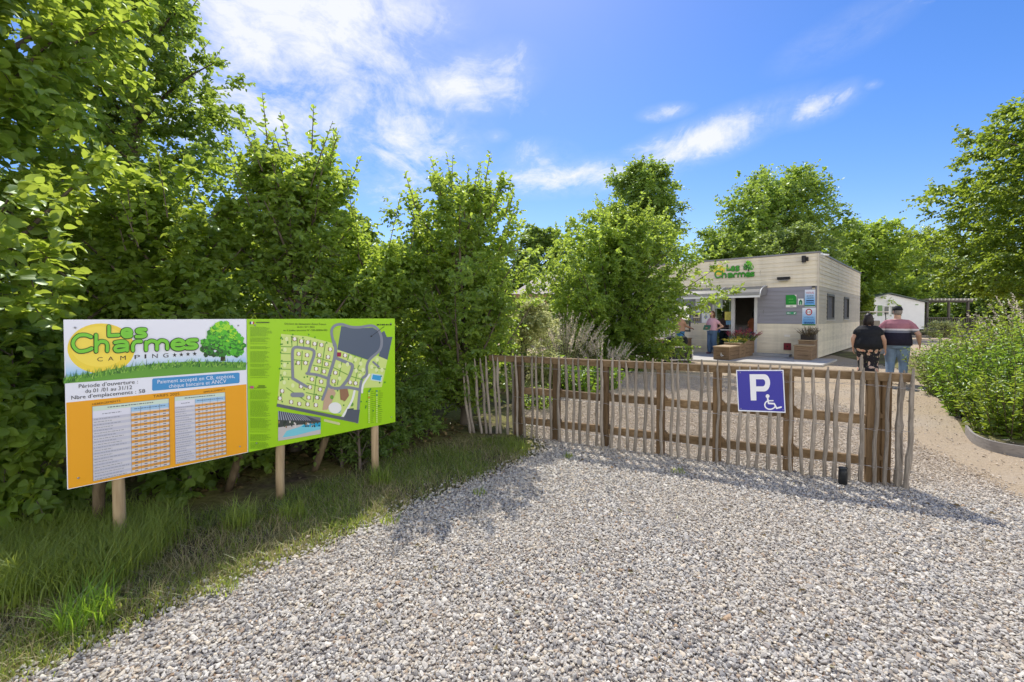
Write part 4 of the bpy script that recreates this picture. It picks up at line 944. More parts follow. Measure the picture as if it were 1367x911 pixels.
# ------------------------------------------------------------------ mobile home, terrace, cart, far house
HX0, HX1, HY0, HY1 = 28.6, 34.4, 38.0, 46.0
home = thing('mobile_home', 'white gabled mobile home with green shutters at the end of path', 'mobile home', ((HX0+HX1)/2, 40, 0))
hw = plain('white_home_cladding', (.74, .75, .76), .5, .04, 2); pk_ = (HX0+HX1)/2-.1
mb = MB(); mb.poly([(HX0, HY0, .5), (HX1, HY0, .5), (HX1, HY0, 2.75), (pk_, HY0, 3.42), (HX0, HY0, 2.75)]); mb.poly([(HX1, HY0, .5), (HX1, HY1, .5), (HX1, HY1, 2.75), (HX1, HY0, 2.75)]); mb.poly([(HX0, HY1, .5), (HX0, HY0, .5), (HX0, HY0, 2.75), (HX0, HY1, 2.75)]); mb.poly([(HX1, HY1, .5), (HX0, HY1, .5), (HX0, HY1, 2.75), (pk_, HY1, 3.42), (HX1, HY1, 2.75)]); mb.build('wall', hw, home)
mb = MB()
for x0, x1 in ((HX0-.15, pk_), (pk_, HX1+.15)):
    z0 = 2.73 if x0 < pk_ else 3.46; z1 = 3.46 if x0 < pk_ else 2.73
    mb.add([(x0, HY0-.2, z0), (x1, HY0-.2, z1), (x1, HY1, z1), (x0, HY1, z0), (x0, HY0-.2, z0+.07), (x1, HY0-.2, z1+.07), (x1, HY1, z1+.07), (x0, HY1, z0+.07)], [(0, 1, 2, 3), (4, 7, 6, 5), (0, 4, 5, 1), (1, 5, 6, 2), (3, 2, 6, 7), (0, 3, 7, 4)])
mb.build('roof', plain('green_grey_roof', (.10, .13, .12), .6, .1), home)
mb = MB(); mb.box(((HX0+HX1)/2, 42.1, .25), (HX1-HX0-.2, 7.8, .5)); mb.build('skirt', plain('dark_skirt', (.03, .03, .035), .8, .2), home)
gsh = plain('green_shutter', (.16, .28, .10), .5, .06)
for px0, px1 in ((1172, 1177.5), (1198, 1203)):
    p0 = at(px0, 408, HY0-.03); p1 = at(px1, 422, HY0-.03); mb = MB(); mb.box(((p0.x+p1.x)/2, HY0-.03, (p0.z+p1.z)/2), (p1.x-p0.x, .05, p0.z-p1.z)); mb.build('shutter', gsh, home)
for px0, px1 in ((1179.5, 1187), (1189, 1196)):
    p0 = at(px0, 408.5, HY0-.03); p1 = at(px1, 421, HY0-.03); mb = MB(); mb.box(((p0.x+p1.x)/2, HY0-.02, (p0.z+p1.z)/2), (p1.x-p0.x, .05, p0.z-p1.z)); w = mb.build('window', wp, home)
    mb = MB(); mb.box(((p0.x+p1.x)/2, HY0-.04, (p0.z+p1.z)/2), (p1.x-p0.x-.12, .03, p0.z-p1.z-.12)); mb.build('pane', plain('dark_pane', (.03, .045, .05), .08, .5, 2, spec=.6), w)
p = at(1224, 407, HY0-.02); mb = MB(); mb.box((p.x, HY0-.015, p.z), (.26, .02, .07)); mb.build('name_plate', gsh, home)
perg = thing('pergola', 'grey slatted pergola terrace with railing beside the mobile home', 'pergola', (36.4, 40, 0)); dkw = wood('dark_pergola_wood', (.08, .075, .07), (.19, .17, .15))
for x in (34.8, 36.6, 38.2):
    for y in (38.2, 42): mb = MB(); mb.box((x, y, 1.4), (.14, .14, 2.8)); mb.build('post', dkw, perg)
mb = MB(); mb.beam((34.6, 38.2, 2.82), (38.6, 38.2, 2.82), .08, .16); mb.beam((34.6, 42, 2.82), (38.6, 42, 2.82), .08, .16); mb.build('beam', dkw, perg)
mb = MB()
for k in range(13): mb.box((34.65+.32*k, 40.1, 2.98), (.10, 4.6, .16))
mb.build('slat_roof', plain('pale_slat', (.55, .53, .48), .7, .1), perg)
mb = MB(); mb.beam((34.7, 38.1, 1.45), (39.5, 38.1, 1.45), .08, .08); mb.beam((34.7, 38.1, .75), (39.5, 38.1, .75), .08, .08)
for k in range(24): mb.box((34.8+.2*k, 38.1, 1.08), (.07, .03, .7))
mb.box((37.1, 40.2, .45), (4.8, 4.2, .1)); mb.build('railing', dkw, perg)
# buggy behind the woman
gx = at(1158, 430, 31).x; gy = 31.0
cart = thing('golf_cart', 'white golf cart with flat roof partly hidden behind the walking woman', 'golf cart', (gx, gy, 0))
mb = MB(); mb.box((gx, gy, 1.86), (1.3, 2.0, .07), None, 0, .03); mb.build('roof', plain('cream_roof', (.66, .6, .5), .4, .06), cart)
for sx in (-.56, .56):
    for sy in (-.85, .85): mb = MB(); mb.tube([(gx+sx, gy+sy, .75), (gx+sx, gy+sy*.95, 1.84)], .025, 6); mb.build('roof_post', blk, cart)
mb = MB(); mb.box((gx, gy, .48), (1.15, 2.2, .3), None, 0, .06); mb.box((gx, gy-.9, .72), (1.1, .4, .3), None, 0, .08); mb.box((gx, gy+.9, .72), (1.05, .4, .25), None, 0, .08); mb.build('body', wp, cart)
mb = MB(); mb.box((gx, gy-.2, .78), (1.0, .5, .18), None, 0, .05); mb.box((gx, gy-.42, 1.05), (1.0, .12, .45), None, 0, .05); mb.build('seat', plain('seat_vinyl', (.25, .22, .18), .5, .1), cart)
mb = MB(); mb.add([(gx-.5, gy+.82, .9), (gx+.5, gy+.82, .9), (gx+.5, gy+.8, 1.75), (gx-.5, gy+.8, 1.75)], [(0, 1, 2, 3)]); mb.build('windscreen', glassmat('cart_glass', (.8, .82, .82), .05), cart)
for sx in (-.5, .5):
    for sy in (-.75, .75):
        mb = MB(); mb.tube([(gx+sx-.09, gy+sy, .24), (gx+sx+.09, gy+sy, .24)], .24, 16); w = mb.build('wheel', blk, cart); mb = MB(); mb.tube([(gx+sx-.1, gy+sy, .24), (gx+sx+.1, gy+sy, .24)], .12, 12); mb.build('rim', wp, w)
# bar with hipped roof behind the bushes
bx, by = at(735, 390, 24).x, 24.0
bar = thing('bar_building', 'low building with grey brown hipped roof behind the pale bushes', 'building', (bx, by+3, 0))
e = 2.73; rt = 4.05; X0, X1, Y0, Y1 = at(683, 390, 24).x, at(812, 390, 24).x, 24.0, 31.0
def tilemat():
    m, nt, out = newmat('roof_tile'); br = nd(nt, 'ShaderNodeTexBrick', inp={'Color1': (.36, .30, .26, 1), 'Color2': (.27, .235, .21, 1), 'Mortar': (.15, .13, .12, 1), 'Scale': 1.0, 'Brick Width': .35, 'Row Height': .28, 'Mortar Size': .012})
    nt.links.new(coord(nt, 'Object'), br.inputs['Vector']); c = mixc(nt, noise(nt, coord(nt), 3, 4), br.outputs['Color'], (.42, .37, .31))
    b = nd(nt, 'ShaderNodeBsdfPrincipled', inp={'Roughness': .8}); nt.links.new(c, b.inputs['Base Color']); nt.links.new(b.outputs[0], out.inputs[0]); return m
rx0, rx1, ry = X0+1.7, X1-1.8, (Y0+Y1)/2
mb = MB(); A, B, C_, D = Vector((X0, Y0, e)), Vector((X1, Y0, e)), Vector((X1, Y1, e)), Vector((X0, Y1, e)); E1, E2 = Vector((rx0, ry, rt)), Vector((rx1, ry, rt))
mb.poly([A, B, E2, E1]); mb.poly([B, C_, E2]); mb.poly([C_, D, E1, E2]); mb.poly([D, A, E1]); mb.build('roof', tilemat(), bar)
brw = wood('bar_timber', (.2, .13, .07), (.36, .25, .14), (9, 2, 2)); mb = MB(); mb.beam(A+Vector((.1, .05, -.12)), B+Vector((-.1, .05, -.12)), .1, .2); mb.build('fascia', brw, bar)
for x in (X0+.2, (X0+X1)/2-.7, X1-.3): mb = MB(); mb.box((x, Y0+.3, 1.25), (.2, .2, 2.5)); mb.build('post', brw, bar)
mb = MB(); mb.box(((X0+X1)/2, Y0+2.6, 1.3), (X1-X0-1, .2, 2.5)); mb.build('wall', plain('pinkish_render', (.42, .30, .24), .8, .15, 4), bar)
# dark plank screen and the grill seen over it
sx0, sx1, sy = at(732, 420, 19).x, at(822, 420, 19).x, 19.0
scr = thing('plank_screen', 'dark horizontal plank screen between the bushes and leafy tree', 'fence', ((sx0+sx1)/2, sy, 0)); dpw = wood('dark_plank', (.05, .034, .02), (.13, .09, .055), (1, 1, 12))
mb = MB()
for k in range(14): mb.box(((sx0+sx1)/2, sy, .12+.135*k), (sx1-sx0, .035, .128))
mb.build('plank_panel', dpw, scr)
for px in (735, 771, 815): mb = MB(); mb.box((at(px, 420, 18.9).x, sy-.07, 1.0), (.16, .1, 2.0)); mb.build('post', brw, scr)
gxx = at(740.5, 400, 20.5); gr = thing('kettle_grill', 'round kettle grill with pale lid seen above the plank screen', 'grill', (gxx.x, 20.5, 0))
mb = MB(); mb.ball((gxx.x, 20.5, 2.12), (.26, .26, .18)); mb.build('bowl', blk, gr)
mb = MB(); mb.ball((gxx.x, 20.5, 2.2), (.25, .25, .2)); mb.tube([(gxx.x, 20.5, 2.38), (gxx.x, 20.5, 2.44)], .03); mb.build('lid', plain('pale_enamel', (.5, .5, .5), .3, .1), gr)
for k in range(3): mb = MB(); c, s = math.cos(k*2.09), math.sin(k*2.09); mb.tube([(gxx.x+.15*c, 20.5+.15*s, 2.0), (gxx.x+.4*c, 20.5+.4*s, 0)], .02, 6); mb.build('leg', blk, gr)
# curved edging board of the right-hand bed
EB = [gp(*p) for p in [(1288, 580), (1297, 591), (1312, 599), (1332, 605), (1367, 611), (1440, 622), (1560, 632)]]
ebp = smooth_path([(p.x, p.y) for p in EB], 4); mb = MB()
for (xa, ya), (xb, yb) in zip(ebp[:-1], ebp[1:]):
    d = Vector((yb-ya, xa-xb, 0)).normalized()*-.025; a, b_ = Vector((xa, ya, 0)), Vector((xb, yb, 0)); h = Vector((0, 0, .12))
    mb.add([a, b_, b_+h, a+h, a+d, b_+d, b_+d+h, a+d+h], [(0, 1, 2, 3), (5, 4, 7, 6), (3, 2, 6, 7)])
tag(mb.build('edging_board', wood('edging_wood', (.30, .27, .24), (.50, .46, .41), (3, 3, 12), .85, .3)), 'curved grey edging board around the right flower bed', 'edging')
rb = [(p[0], p[1]) for p in ebp]+[(14, 5.2), (18, 12), (14, 22), (11.4, 13.5), (9.3, 10.2), (7.6, 8.0), (6.5, 6.6)]
sheet('flower_bed', rb, .003, MAT['soil'])
# ------------------------------------------------------------------ PEOPLE
def fuse(mb, name, mat, parent, voxel, smooth=4):
    """joins the overlapping shapes of a figure into one continuous surface"""
    o = mb.build(name, mat, parent, True)
    a = o.modifiers.new('r', 'REMESH'); a.mode = 'VOXEL'; a.voxel_size = voxel; a.use_smooth_shade = True
    b = o.modifiers.new('s', 'SMOOTH'); b.factor = .5; b.iterations = smooth
    me = bpy.data.meshes.new_from_object(o.evaluated_get(bpy.context.evaluated_depsgraph_get()))
    old = o.data; o.modifiers.clear(); o.data = me; bpy.data.meshes.remove(old); me.name = name
    if not me.materials: me.materials.append(mat)
    return o
skin = plain('skin', (.50, .30, .21), .5, .08, 12); skin2 = plain('tanned_skin', (.40, .22, .14), .5, .08, 12)
V = lambda *a: Vector(a)
def hand(mb, wrist, d, palm_n, curl, side):
    """palm plus four unequal fingers and a thumb off the side"""
    d = Vector(d).normalized(); n = Vector(palm_n); n = (n-d*n.dot(d)).normalized(); x = d.cross(n)*side
    pc = wrist+d*.05
    rot = Matrix((x, d, n)).transposed(); mb.ball(pc, (.040, .052, .017), 12, 8, 0, rot)
    for i, L in enumerate((.072, .082, .076, .058)):
        p0 = wrist+d*.088+x*(.029-.0195*i); ang_ = curl; p1 = p0+(d*math.cos(ang_*.5)+n*math.sin(ang_*.5))*L*.45
        p2 = p1+(d*math.cos(ang_*1.2)+n*math.sin(ang_*1.2))*L*.32; p3 = p2+(d*math.cos(ang_*1.8)+n*math.sin(ang_*1.8))*L*.25
        mb.chain([p0-d*.02, p0, p1, p2, p3], [.0095, .0095, .0088, .008, .007], 8)
    t0 = wrist+d*.03+x*.03; mb.chain([t0, t0+x*.022+d*.03+n*.01, t0+x*.025+d*.055+n*.025], [.013, .011, .009], 8)
def figure(name, label, loc, heading, H, g, arms, legs, skinm, shirt, trousers, hairf, head_turn=0.0, sleeves=.55, trouser_end=1.0, flare=1.0, female=False, shoe=None, hem=.90, extra=None, group=None, short=False, vneck=False):
    """H height, g girth; arms: [(elbow, wrist, palm normal, curl)] right then left; legs: [(knee, ankle, toe dir)]; all in metres at 1.75 m tall, facing +Y"""
    t = thing(name, label, 'person', loc, heading, group); k = H/1.75
    def S(p): return Vector(p)*k
    sw = (.185 if female else .205)*(.5+.5*g)
    ts = [(.80, .10, .09), (.86, .165, .125), (.93, .178, .135), (1.00, .172, .128), (1.08, .158 if female and g < 1.15 else .166, .115), (1.18, .162, .118), (1.28, .172, .122), (1.36, .175, .115), (1.42, .150, .09), (1.46, .085, .07)]
    hipg = g*1.08 if female else g
    def gz(z): return 1+(hipg-1)*(1 if z < 1.02 else 1.0 if z < 1.3 else .75 if z < 1.4 else .4)
    def belly(z): return 1+(g-1)*1.1*math.exp(-((z-1.05)/.16)**2)
    b = MB(); b.loft([(0, 0, z*k, rx*gz(z)*k, ry*gz(z)*belly(z)*k) for z, rx, ry in ts])
    ht = head_turn; rz = Matrix.Rotation(ht, 3, 'Z')
    b.chain([S((0, -.01, 1.40)), S((0, 0, 1.55))], [.062*k*(1+.35*(g-1)), .055*k*(1+.3*(g-1))], 12)
    hc = S((0, .02, 1.635)); b.ball(hc, (.077*k, .098*k, .115*k), 18, 12); b.ball(hc+rz@S((0, .025, -.065)), (.058*k, .066*k, .055*k), 14, 9)
    b.chain([hc+rz@S((0, .09, .015)), hc+rz@S((0, .113, -.025))], [.010*k, .016*k], 8); b.chain([hc+rz@S((-.02, .085, -.066)), hc+rz@S((.02, .085, -.066))], [.010*k, .010*k], 8)
    for s in (-1, 1): b.ball(hc+rz@S((.078*s, 0, -.01)), (.012*k, .022*k, .032*k), 10, 7)
    sh = MB(); tr = MB()
    for i, s in enumerate((1, -1)):
        el, wr, pn, cu = arms[i]; so = S((s*(sw-.035), -.005, 1.365)); el = S(el); wr = S(wr); ag = (.5+.5*g)*k
        up1 = so.lerp(el, .35)
        b.chain([so, up1, el], [.056*ag, .054*ag, .042*ag], 12); b.chain([el, el.lerp(wr, .3), wr], [.043*ag, .043*ag, .027*k], 12)
        hand(b, wr, wr-el, Vector(pn), cu, s)
        e2 = so.lerp(el, sleeves); sh.chain([so+S((-s*.03, 0, .005)), so.lerp(el, .3), e2], [.070*ag, .072*ag, .068*ag], 14)
        kn, an, td = legs[i]; kn = S(kn); an = S(an); hp = S((s*.088*(.6+.4*hipg), 0, .87)); lg = (.45+.55*hipg)*k
        b.chain([hp, hp.lerp(kn, .4), kn], [.092*lg, .082*lg, .055*lg], 14); b.chain([kn, kn.lerp(an, .35), an], [.056*lg, .056*lg, .034*k], 12)
        td = Vector(td).normalized(); b.chain([an-td*.04*k+S((0, 0, -.035)), an+td*.13*k+S((0, 0, -.045))], [.036*k, .03*k], 10)
        f1 = 1+flare*.0
        if short: tr.chain([hp+S((0, 0, .02)), hp.lerp(kn, .4), hp.lerp(kn, trouser_end)], [.105*lg, .100*lg, .096*lg], 14)
        else:
            ae = kn.lerp(an, trouser_end); tr.chain([hp+S((0, 0, .02)), hp.lerp(kn, .4), kn, kn.lerp(an, .4), ae], [.116*lg, .106*lg, .075*lg*flare**.5, .069*lg*flare, .058*lg*flare], 14)
    body = fuse(b, 'body', skinm, t, .0075, 3)
    sh.loft([(0, 0, z*k, (rx*gz(z)+(.034 if z < 1.1 else .022))*k, (ry*gz(z)*belly(z)+(.036 if z < 1.1 else .020))*k) for z, rx, ry in [(hem, .176, .132)]+[q for q in ts if q[0] > hem+.02][:-1]+[(1.455, .10, .078)]])
    fuse(sh, 'shirt', shirt, t, .009, 4)
    tr.loft([(0, 0, z*k, (rx*gz(z)+.022)*k, (ry*gz(z)*belly(z)+.024)*k) for z, rx, ry in ((.80, .13, .11), (.86, .168, .125), (.93, .178, .135), (1.00, .172, .128))])
    fuse(tr, 'shorts' if short else 'trousers', trousers, t, .009, 4)
    for i, s in enumerate((1, -1)):
        an = S(legs[i][1]); td = Vector(legs[i][2]).normalized(); m = MB(); m.chain([an-td*.05*k+S((0, 0, -.04)), an+td*.06*k+S((0, 0, -.042)), an+td*.145*k+S((0, 0, -.05))], [.043*k, .044*k, .034*k], 12)
        fuse(m, 'shoe', shoe, t, .009, 3)
        e = MB(); e.ball(hc+rz@S((.03*s, .088, .012)), .012*k, 8, 6); e.build('eye', plain('dark_eye', (.03, .02, .015), .2, .1), t, True)
    hairf(t, hc, rz, k)
    if extra: extra(t, k, S)
    return t
black_f = MAT['black_fabric']
def denim(name, c):
    return plain(name, c, .85, .3, 7, (1, 1, .5), .2, bscale=120)
jeans = denim('blue_denim', (.20, .29, .42)); jeans2 = denim('mid_denim', (.09, .15, .25))
def stripes(name, k=1.0):
    m, nt, out = newmat(name); v = coord(nt); sx = nt.nodes.new('ShaderNodeSeparateXYZ'); nt.links.new(v, sx.inputs[0])
    z = math_(nt, 'DIVIDE', math_(nt, 'SUBTRACT', sx.outputs[2], .85), .75)
    c = ramp(nt, z, [(0, (.014, .017, .03)), (.425, (.20, .21, .25)), (.495, (.78, .72, .72)), (.545, (.42, .18, .21)), (.70, (.43, .19, .22))], 'CONSTANT')
    c = mixc(nt, math_(nt, 'MULTIPLY', noise(nt, v, 30, 4), .25), c, (.1, .06, .08))
    b = nd(nt, 'ShaderNodeBsdfPrincipled', inp={'Roughness': .85, 'Specular IOR Level': .1}); nt.links.new(c, b.inputs['Base Color'])
    bp = nd(nt, 'ShaderNodeBump', inp={'Strength': .5, 'Distance': .02}); nt.links.new(noise(nt, coord(nt, 'Object', (1, 1, .6)), 9, 3), bp.inputs['Height']); nt.links.new(bp.outputs[0], b.inputs['Normal'])
    nt.links.new(b.outputs[0], out.inputs[0]); return m
def floral(name):
    m, nt, out = newmat(name); v = coord(nt, 'Object', (1, 1, .9)); nz = nd(nt, 'ShaderNodeTexNoise', inp={'Scale': 18, 'Detail': 2}); nt.links.new(v, nz.inputs['Vector'])
    vv = mixc(nt, .07, v, nz.outputs['Color']); vo = nd(nt, 'ShaderNodeTexVoronoi', inp={'Scale': 9.5, 'Randomness': .9}); nt.links.new(vv, vo.inputs['Vector'])
    vo2 = nd(nt, 'ShaderNodeTexVoronoi', inp={'Scale': 22}); nt.links.new(vv, vo2.inputs['Vector'])
    c = ramp(nt, vo2.outputs['Distance'], [(0.0, (.20, .22, .12)), (.22, (.014, .013, .02))], 'CONSTANT')
    fl = ramp(nt, vo.outputs['Distance'], [(0, (.55, .14, .10)), (.14, (.62, .30, .22)), (.28, (.66, .48, .38))])
    c = mixc(nt, ramp(nt, vo.outputs['Distance'], [(.0, (1, 1, 1)), (.36, (1, 1, 1)), (.39, (0, 0, 0))]), c, fl)
    b = nd(nt, 'ShaderNodeBsdfPrincipled', inp={'Roughness': .85}); nt.links.new(c, b.inputs['Base Color']); nt.links.new(b.outputs[0], out.inputs[0]); return m
hair_b = plain('dark_hair', (.016, .010, .009), .45, .5, 40, (1, 1, .2), .4); hair_br = plain('brown_hair', (.10, .045, .022), .5, .35, 40, (1, 1, .2), .4); grey_h = plain('grey_hair', (.22, .19, .17), .7, .3, 60)
def hair_long(m, drop=.14):
    def f(t, hc, rz, k):
        b = MB(); b.ball(hc+rz@V(0, -.022*k, .016*k), (.090*k, .096*k, .116*k), 16, 11); b.ball(hc+rz@V(0, -.065*k, -.08*k), (.092*k, .05*k, .10*k), 14, 9)
        for i in range(13):
            a = R(15-i*17.5); x, y = math.cos(a)*.085*k, math.sin(a)*.075*k-.03*k
            b.chain([hc+rz@V(x*.9, y, 0), hc+rz@V(x*1.04, y*1.05, -.08*k), hc+rz@V(x*1.1+random.uniform(-.01, .01), y*1.05, -(drop+random.uniform(-.03, .04))*k)], [.022*k, .025*k, .008*k], 8)
        fuse(b, 'hair', m, t, .009, 2)
    return f
def cap_hair(m):
    def f(t, hc, rz, k):
        b = MB(); b.ball(hc+rz@V(0, -.018*k, -.01*k), (.082*k, .094*k, .098*k), 16, 11); fuse(b, 'hair', m, t, .009, 2)
        b = MB(); b.loft([(hc.x, hc.y-.008*k, hc.z+z*k, rx*k, ry*k) for z, rx, ry in ((.025, .090, .108), (.06, .089, .107), (.10, .074, .09), (.125, .045, .055), (.132, .012, .014))])
        br = [hc+rz@V(x*k, y*k, .028*k) for x, y in ((-.075, .06), (-.07, .14), (-.035, .175), (.035, .175), (.07, .14), (.075, .06))]
        b.add(br+[p+V(0, 0, .012*k) for p in br], [(0, 1, 2, 3, 4, 5), (11, 10, 9, 8, 7, 6)]+[(i, i+6, (i+1) % 6+6, (i+1) % 6) for i in range(6)])
        b.tube([hc+rz@V(.05*k*math.cos(a)*1.8, -.1*k*math.sin(a)-.01*k, .03*k) for a in [math.pi*i/8 for i in range(9)]], .006*k, 6)
        b.build('cap', black_f, t, True)
    return f
def ground_at(px, Y, z=0.0): return V((px-PX0)/F*Y, Y, z)
# couple walking away
mpos = ground_at(1198, 10.45); hd = -math.atan2(mpos.x+4, mpos.y+4.5)
def watch(t, k, S):
    m = MB(); m.tube([S((-.335, .02, .885)), S((-.345, .025, .862))], .034*k, 14); m.build('watch', black_f, t, True)
figure('person', 'large man walking away in striped shirt, blue jeans and black cap', mpos, hd, 1.77, 1.33,
       [((.36, -.07, 1.13), (.385, .05, .90), (-1, .2, 0), 1.25), ((-.325, -.06, 1.12), (-.33, .04, .88), (1, .2, 0), .5)],
       [((.115, .10, .48), (.115, .05, .085), (.1, 1, 0)), ((-.115, .02, .48), (-.115, -.16, .10), (-.1, 1, 0))], skin, stripes('striped_jersey'), jeans, cap_hair(grey_h), R(18), .62, .97, 1.0, False, plain('white_trainer', (.5, .5, .5), .6, .1), .87, watch)
wpos = ground_at(1159.5, 10.5)
figure('person', 'woman walking away in black top and floral trousers with dark hair', wpos, hd+.05, 1.60, 1.38,
       [((.30, -.04, 1.12), (.335, .05, .87), (-1, 0, 0), .6), ((-.30, -.05, 1.13), (-.30, .03, .88), (1, 0, 0), .5)],
       [((.09, .02, .48), (.09, -.14, .10), (.05, 1, 0)), ((-.09, .11, .48), (-.09, .06, .085), (-.05, 1, 0))], skin, black_f, floral('floral_cloth'), hair_long(hair_b, .19), 0, .46, .80, 1.5, True, blk, .88)
# woman in pink by the door, looking left, hand on hip, holding leaflets
pw = ground_at(951, 18.1, .06)
def leaflets(t, k, S):
    m = MB(); m.box(S((.02, .30, 1.08)), (.30*k, .03*k, .20*k), Matrix.Rotation(.5, 3, 'X')); m.build('green_leaflet', plain('green_leaflet', (.06, .17, .08), .4, .3, 10), t, True)
    m = MB(); m.box(S((.02, .30, .99)), (.22*k, .02*k, .10*k), Matrix.Rotation(.9, 3, 'X')); m.build('white_leaflet', ink(226, 226, 220), t, True)
    m = MB(); m.box(S((-.10, -.19, .95)), (.2*k, .09*k, .16*k), .2, 0, .02); m.build('blue_bag', plain('navy_bag', (.02, .05, .16), .7, .2), t, True)
figure('person', 'woman in pink top and jeans with hand on hip holding green leaflets', pw, R(118), 1.70, 1.05,
       [((.24, .08, 1.10), (.06, .28, 1.06), (0, 0, 1), .9), ((-.40, -.10, 1.13), (-.20, .04, .99), (1, .4, 0), .6)],
       [((.10, .03, .48), (.11, .0, .085), (.2, 1, 0)), ((-.10, .02, .48), (-.13, -.03, .085), (-.3, 1, 0))], skin, plain('pink_cloth', (.62, .36, .42), .8, .1, 8, bump=.2), jeans2, hair_long(hair_br, .16), R(-10), .42, .95, 1.45, True, plain('mauve_shoe', (.22, .10, .14), .6, .1), .96, leaflets)
# visitor at the service window
lp = ground_at(908.5, 18.9, .06)
figure('person', 'person in tan top and blue shorts reaching toward the service window', lp, R(-70), 1.66, 1.0,
       [((.24, .12, 1.14), (.20, .40, 1.06), (0, 0, -1), .4), ((-.22, .22, 1.16), (-.12, .50, 1.10), (0, 0, -1), .4)],
       [((.09, .03, .48), (.10, .0, .085), (.1, 1, 0)), ((-.09, .05, .48), (-.10, -.05, .085), (-.1, 1, 0))], skin2, plain('tan_cloth', (.46, .27, .17), .8, .1), plain('blue_shorts', (.06, .22, .42), .8, .1), hair_long(hair_b, .10), 0, .5, .85, 1.0, True, MAT['mauve_shoe'], .92, None, None, True)
# person at the counter indoors
ip_ = FRONT.pt(fs(1000)+.12, .09, -1.1)
figure('person', 'person with dark hair in orange brown top standing inside the doorway', ip_, R(-20), 1.66, 1.05,
       [((.24, .04, 1.12), (.16, .26, 1.10), (0, 0, -1), .5), ((-.24, .04, 1.12), (-.16, .26, 1.10), (0, 0, -1), .5)],
       [((.09, .02, .48), (.10, .0, .085), (.1, 1, 0)), ((-.09, .02, .48), (-.10, 0, .085), (-.1, 1, 0))], skin2, plain('rust_cloth', (.42, .15, .07), .8, .1), jeans2, hair_long(hair_b, .08), 0, .5, .95, 1.1, True, blk, .88)

# ------------------------------------------------------------------ VEGETATION
def unit(a): return a/np.maximum(np.linalg.norm(a, axis=-1, keepdims=True), 1e-9)
def leaves_mesh(name, P, A, N, L, W, tint, mat, parent, hexa=True, fold=.25, curl=.18):
    n = len(P); N = unit(N-A*np.sum(N*A, 1, keepdims=True)); S = np.cross(N, A); L = L[:, None]; W = W[:, None]
    if hexa == 'fine':
        def pt(t, w, f): return P+A*L*t+S*W*w+N*(W*abs(w)*f-L*curl*t*t)
        R_ = [pt(t, w, fold*1.6) for t, w in ((.07, .26), (.32, .50), (.60, .44), (.84, .20))]; Lf = [pt(t, -w, fold*1.6) for t, w in ((.07, .26), (.32, .50), (.60, .44), (.84, .20))]
        v = np.stack([P, pt(.34, 0, 0), pt(.64, 0, 0), pt(1, 0, 0)]+R_+Lf, 1)
        q = np.array([[0, 4, 5, 1], [1, 5, 6, 2], [2, 6, 7, 3], [0, 1, 9, 8], [1, 2, 10, 9], [2, 3, 11, 10]]); m = 12
    elif hexa:
        tip = P+A*L-N*L*curl
        v = np.stack([P, P+A*L*.30+S*W*.46+N*W*fold, P+A*L*.68+S*W*.44+N*(W*fold-L*curl*.4), tip, P+A*L*.68-S*W*.44+N*(W*fold-L*curl*.4), P+A*L*.30-S*W*.46+N*W*fold], 1)
        q = np.array([[0, 1, 2, 3], [0, 3, 4, 5]]); m = 6
    else:
        v = np.stack([P, P+A*L*.5+S*W*.5, P+A*L, P+A*L*.5-S*W*.5], 1); q = np.array([[0, 1, 2, 3]]); m = 4
    idx = (np.arange(n)[:, None, None]*m+q[None]).reshape(-1, 4)
    me = bpy.data.meshes.new(name); me.vertices.add(n*m); me.vertices.foreach_set('co', v.astype(np.float32).ravel())
    me.loops.add(idx.size); me.loops.foreach_set('vertex_index', idx.astype(np.int32).ravel())
    me.polygons.add(len(idx)); me.polygons.foreach_set('loop_start', np.arange(0, idx.size, 4, dtype=np.int32)); me.polygons.foreach_set('loop_total', np.full(len(idx), 4, np.int32))
    a = me.attributes.new('tint', 'FLOAT', 'POINT'); a.data.foreach_set('value', np.repeat(tint, m).astype(np.float32))
    me.materials.append(mat); me.update(calc_edges=True)
    o = bpy.data.objects.new(name, me); COL.objects.link(o); o.parent = parent; return o
def spray(rng, B, D, Ln, nk, leafL, leafW, droop, flat, splay=.75, hang=.15):
    """leaves set in two ranks along each twig; B,D (n,3), Ln (n,)"""
    n = len(B); t = (np.arange(nk)[None]+rng.uniform(.1, .9, (n, nk)))/nk
    pos = B[:, None]+D[:, None]*(Ln[:, None]*t)[..., None]; pos[..., 2] -= droop*Ln[:, None]*t**2
    d = np.repeat(D[:, None], nk, 1).copy(); d[..., 2] -= 2*droop*t; d = unit(d)
    sd = unit(np.cross(d, np.array([0, 0, 1.0])+rng.normal(0, .35, (n, nk, 3)))); sg = np.where(np.arange(nk) % 2 == 0, 1, -1)[None, :, None]
    A = unit(d*.5+sd*sg*splay+rng.normal(0, .28, (n, nk, 3))-np.array([0, 0, hang])); N = np.array([0, 0, flat])+rng.normal(0, .55, (n, nk, 3))
    sc = rng.uniform(.6, 1.15, (n, nk))*(1.05-.35*t)
    return pos.reshape(-1, 3), A.reshape(-1, 3), N.reshape(-1, 3), (leafL*sc).ravel(), (leafW*sc).ravel()
def tubes_np(name, paths, rads, mat, parent, n=5):
    mb = MB()
    for p, r in zip(paths, rads): mb.tube([tuple(q) for q in p], list(r), n, 0, True, False)
    return mb.build(name, mat, parent, True)
bark = plain('grey_bark', (.12, .10, .08), .9, .35, 14, (1, 1, .3), .6); twigm = plain('twig_bark', (.11, .085, .05), .85, .3, 20)
